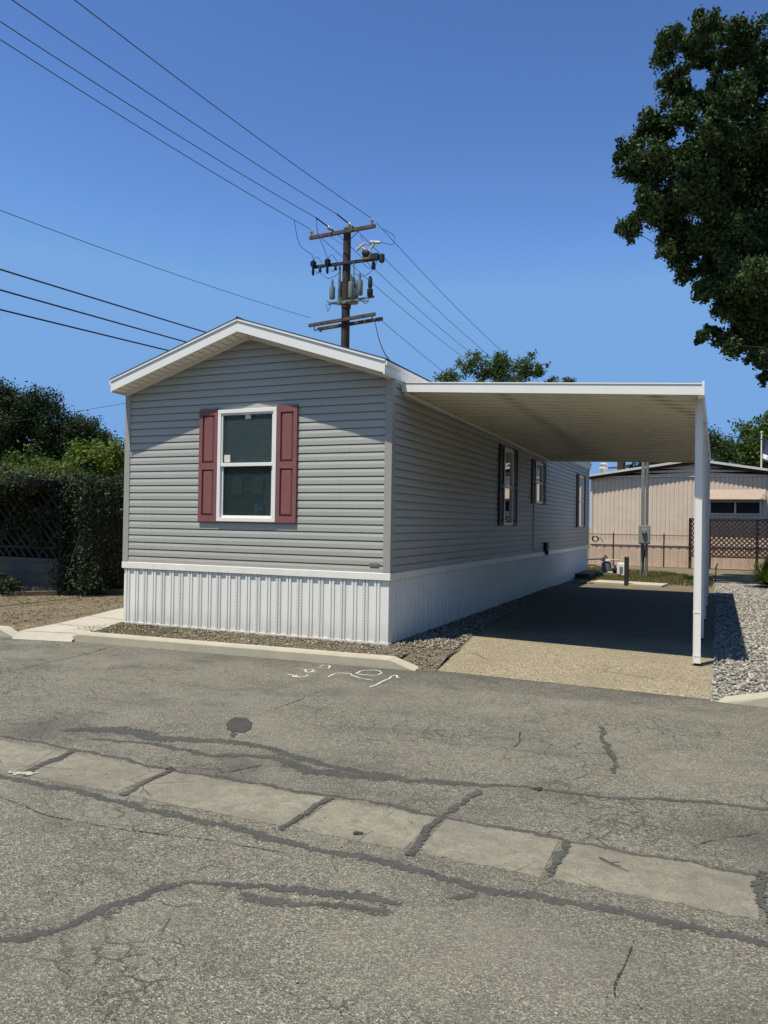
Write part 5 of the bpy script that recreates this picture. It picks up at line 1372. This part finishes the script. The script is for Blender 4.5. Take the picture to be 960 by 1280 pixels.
oak_clumps += [(c, r, n) for c, r, n in ball((7.9, 15.2, 10.3), 3.3, 34, 1.05, 3600, 6.2)]
tree('oak_tree', (6.75, 15.0, 0), 'large dark green oak whose crown hangs in from the upper right', 'tree', oak_clumps, .098, 'leaf_oak', .34, 5.5, twigs=5)
# spiky shrub at the right edge
P = []
sc_ = np.array((5.0, 12.9, .0)); n = 900
a = rng.random(n) * 2 * np.pi; el = R_(20) + rng.random(n) * R_(65); ln = .45 + .6 * rng.random(n)
d = np.column_stack([np.cos(a) * np.cos(el), np.sin(a) * np.cos(el), np.sin(el)])
s = np.column_stack([-np.sin(a), np.cos(a), np.zeros(n)])
b0 = sc_ + d * .05 + rng.normal(size=(n, 3)) * np.array([.12, .12, .02]); b0[:, 2] = np.abs(b0[:, 2])
mid = b0 + d * ln[:, None] * .55; tip = b0 + d * ln[:, None]; tip[:, 2] -= .18 * ln * np.cos(el) * 1.5
V = np.stack([b0, mid - s * .012, tip, mid + s * .012], axis=1).reshape(-1, 3)
tag(mesh_np('shrub', V, np.arange(4 * n).reshape(n, 4), M['leaf_mid'], None, tuple(sc_)), 'spiky green shrub at the right edge of the gravel', 'shrub')

# ================================================================== LIGHT, SKY, CAMERA
sun_dir = Vector((-.16, -.33, 1.0)).normalized()
el = math.asin(sun_dir.z); az = math.atan2(sun_dir.x, sun_dir.y)
sd = bpy.data.lights.new('sun', 'SUN'); sd.energy = 5.0; sd.angle = R_(.5); sd.color = (1.0, .965, .905)
so = bpy.data.objects.new('sun', sd); col.objects.link(so)
so.rotation_euler = sun_dir.to_track_quat('Z', 'Y').to_euler(); so.location = (0, 0, 30)
w = bpy.data.worlds.new('World'); scene.world = w; w.use_nodes = True
nt = w.node_tree; nt.nodes.clear()
o = nt.nodes.new('ShaderNodeOutputWorld'); bg = nt.nodes.new('ShaderNodeBackground'); sk_ = nt.nodes.new('ShaderNodeTexSky')
sk_.sky_type = 'NISHITA'; sk_.sun_disc = False; sk_.sun_elevation = el; sk_.sun_rotation = az
sk_.air_density = 1.0; sk_.dust_density = 0.0; sk_.ozone_density = 1.0; sk_.altitude = 100
gm_ = nt.nodes.new('ShaderNodeGamma'); gm_.inputs[1].default_value = 1.6   # deeper, cleaner blue like the phone picture
nt.links.new(sk_.outputs[0], gm_.inputs[0]); cp_ = nt.nodes.new('ShaderNodeMix'); cp_.data_type = 'RGBA'; cp_.blend_type = 'DARKEN'; cp_.inputs[0].default_value = 1
cp_.inputs[7].default_value = (.19 / .072, .385 / .072, .735 / .072, 1)   # no white haze band at the horizon
nt.links.new(gm_.outputs[0], cp_.inputs[6]); nt.links.new(cp_.outputs[2], bg.inputs[0]); bg.inputs[1].default_value = .072
nt.links.new(bg.outputs[0], o.inputs[0])

cd = bpy.data.cameras.new('camera'); co = bpy.data.objects.new('camera', cd); col.objects.link(co)
cd.sensor_fit = 'VERTICAL'; cd.sensor_height = 36; cd.lens = 961.2 / 1280 * 36; cd.clip_start = .05; cd.clip_end = 2000
y, p_, r = R_(-23.4345), R_(.737), R_(.8962)
fwd = Vector((math.sin(y) * math.cos(p_), math.cos(y) * math.cos(p_), math.sin(p_))); rt = Vector((math.cos(y), -math.sin(y), 0)); u_ = rt.cross(fwd)
Rr = rt * math.cos(r) + u_ * math.sin(r); U = u_ * math.cos(r) - rt * math.sin(r)
mt = Matrix((Rr, U, -fwd)).transposed().to_4x4(); mt.translation = CAM
co.matrix_world = mt
scene.camera = co
scene.view_settings.view_transform = 'Standard'; scene.view_settings.look = 'None'; scene.view_settings.exposure = 0; scene.view_settings.gamma = 1
scene.cycles.max_bounces = 8; scene.cycles.diffuse_bounces = 1; scene.cycles.transparent_max_bounces = 16
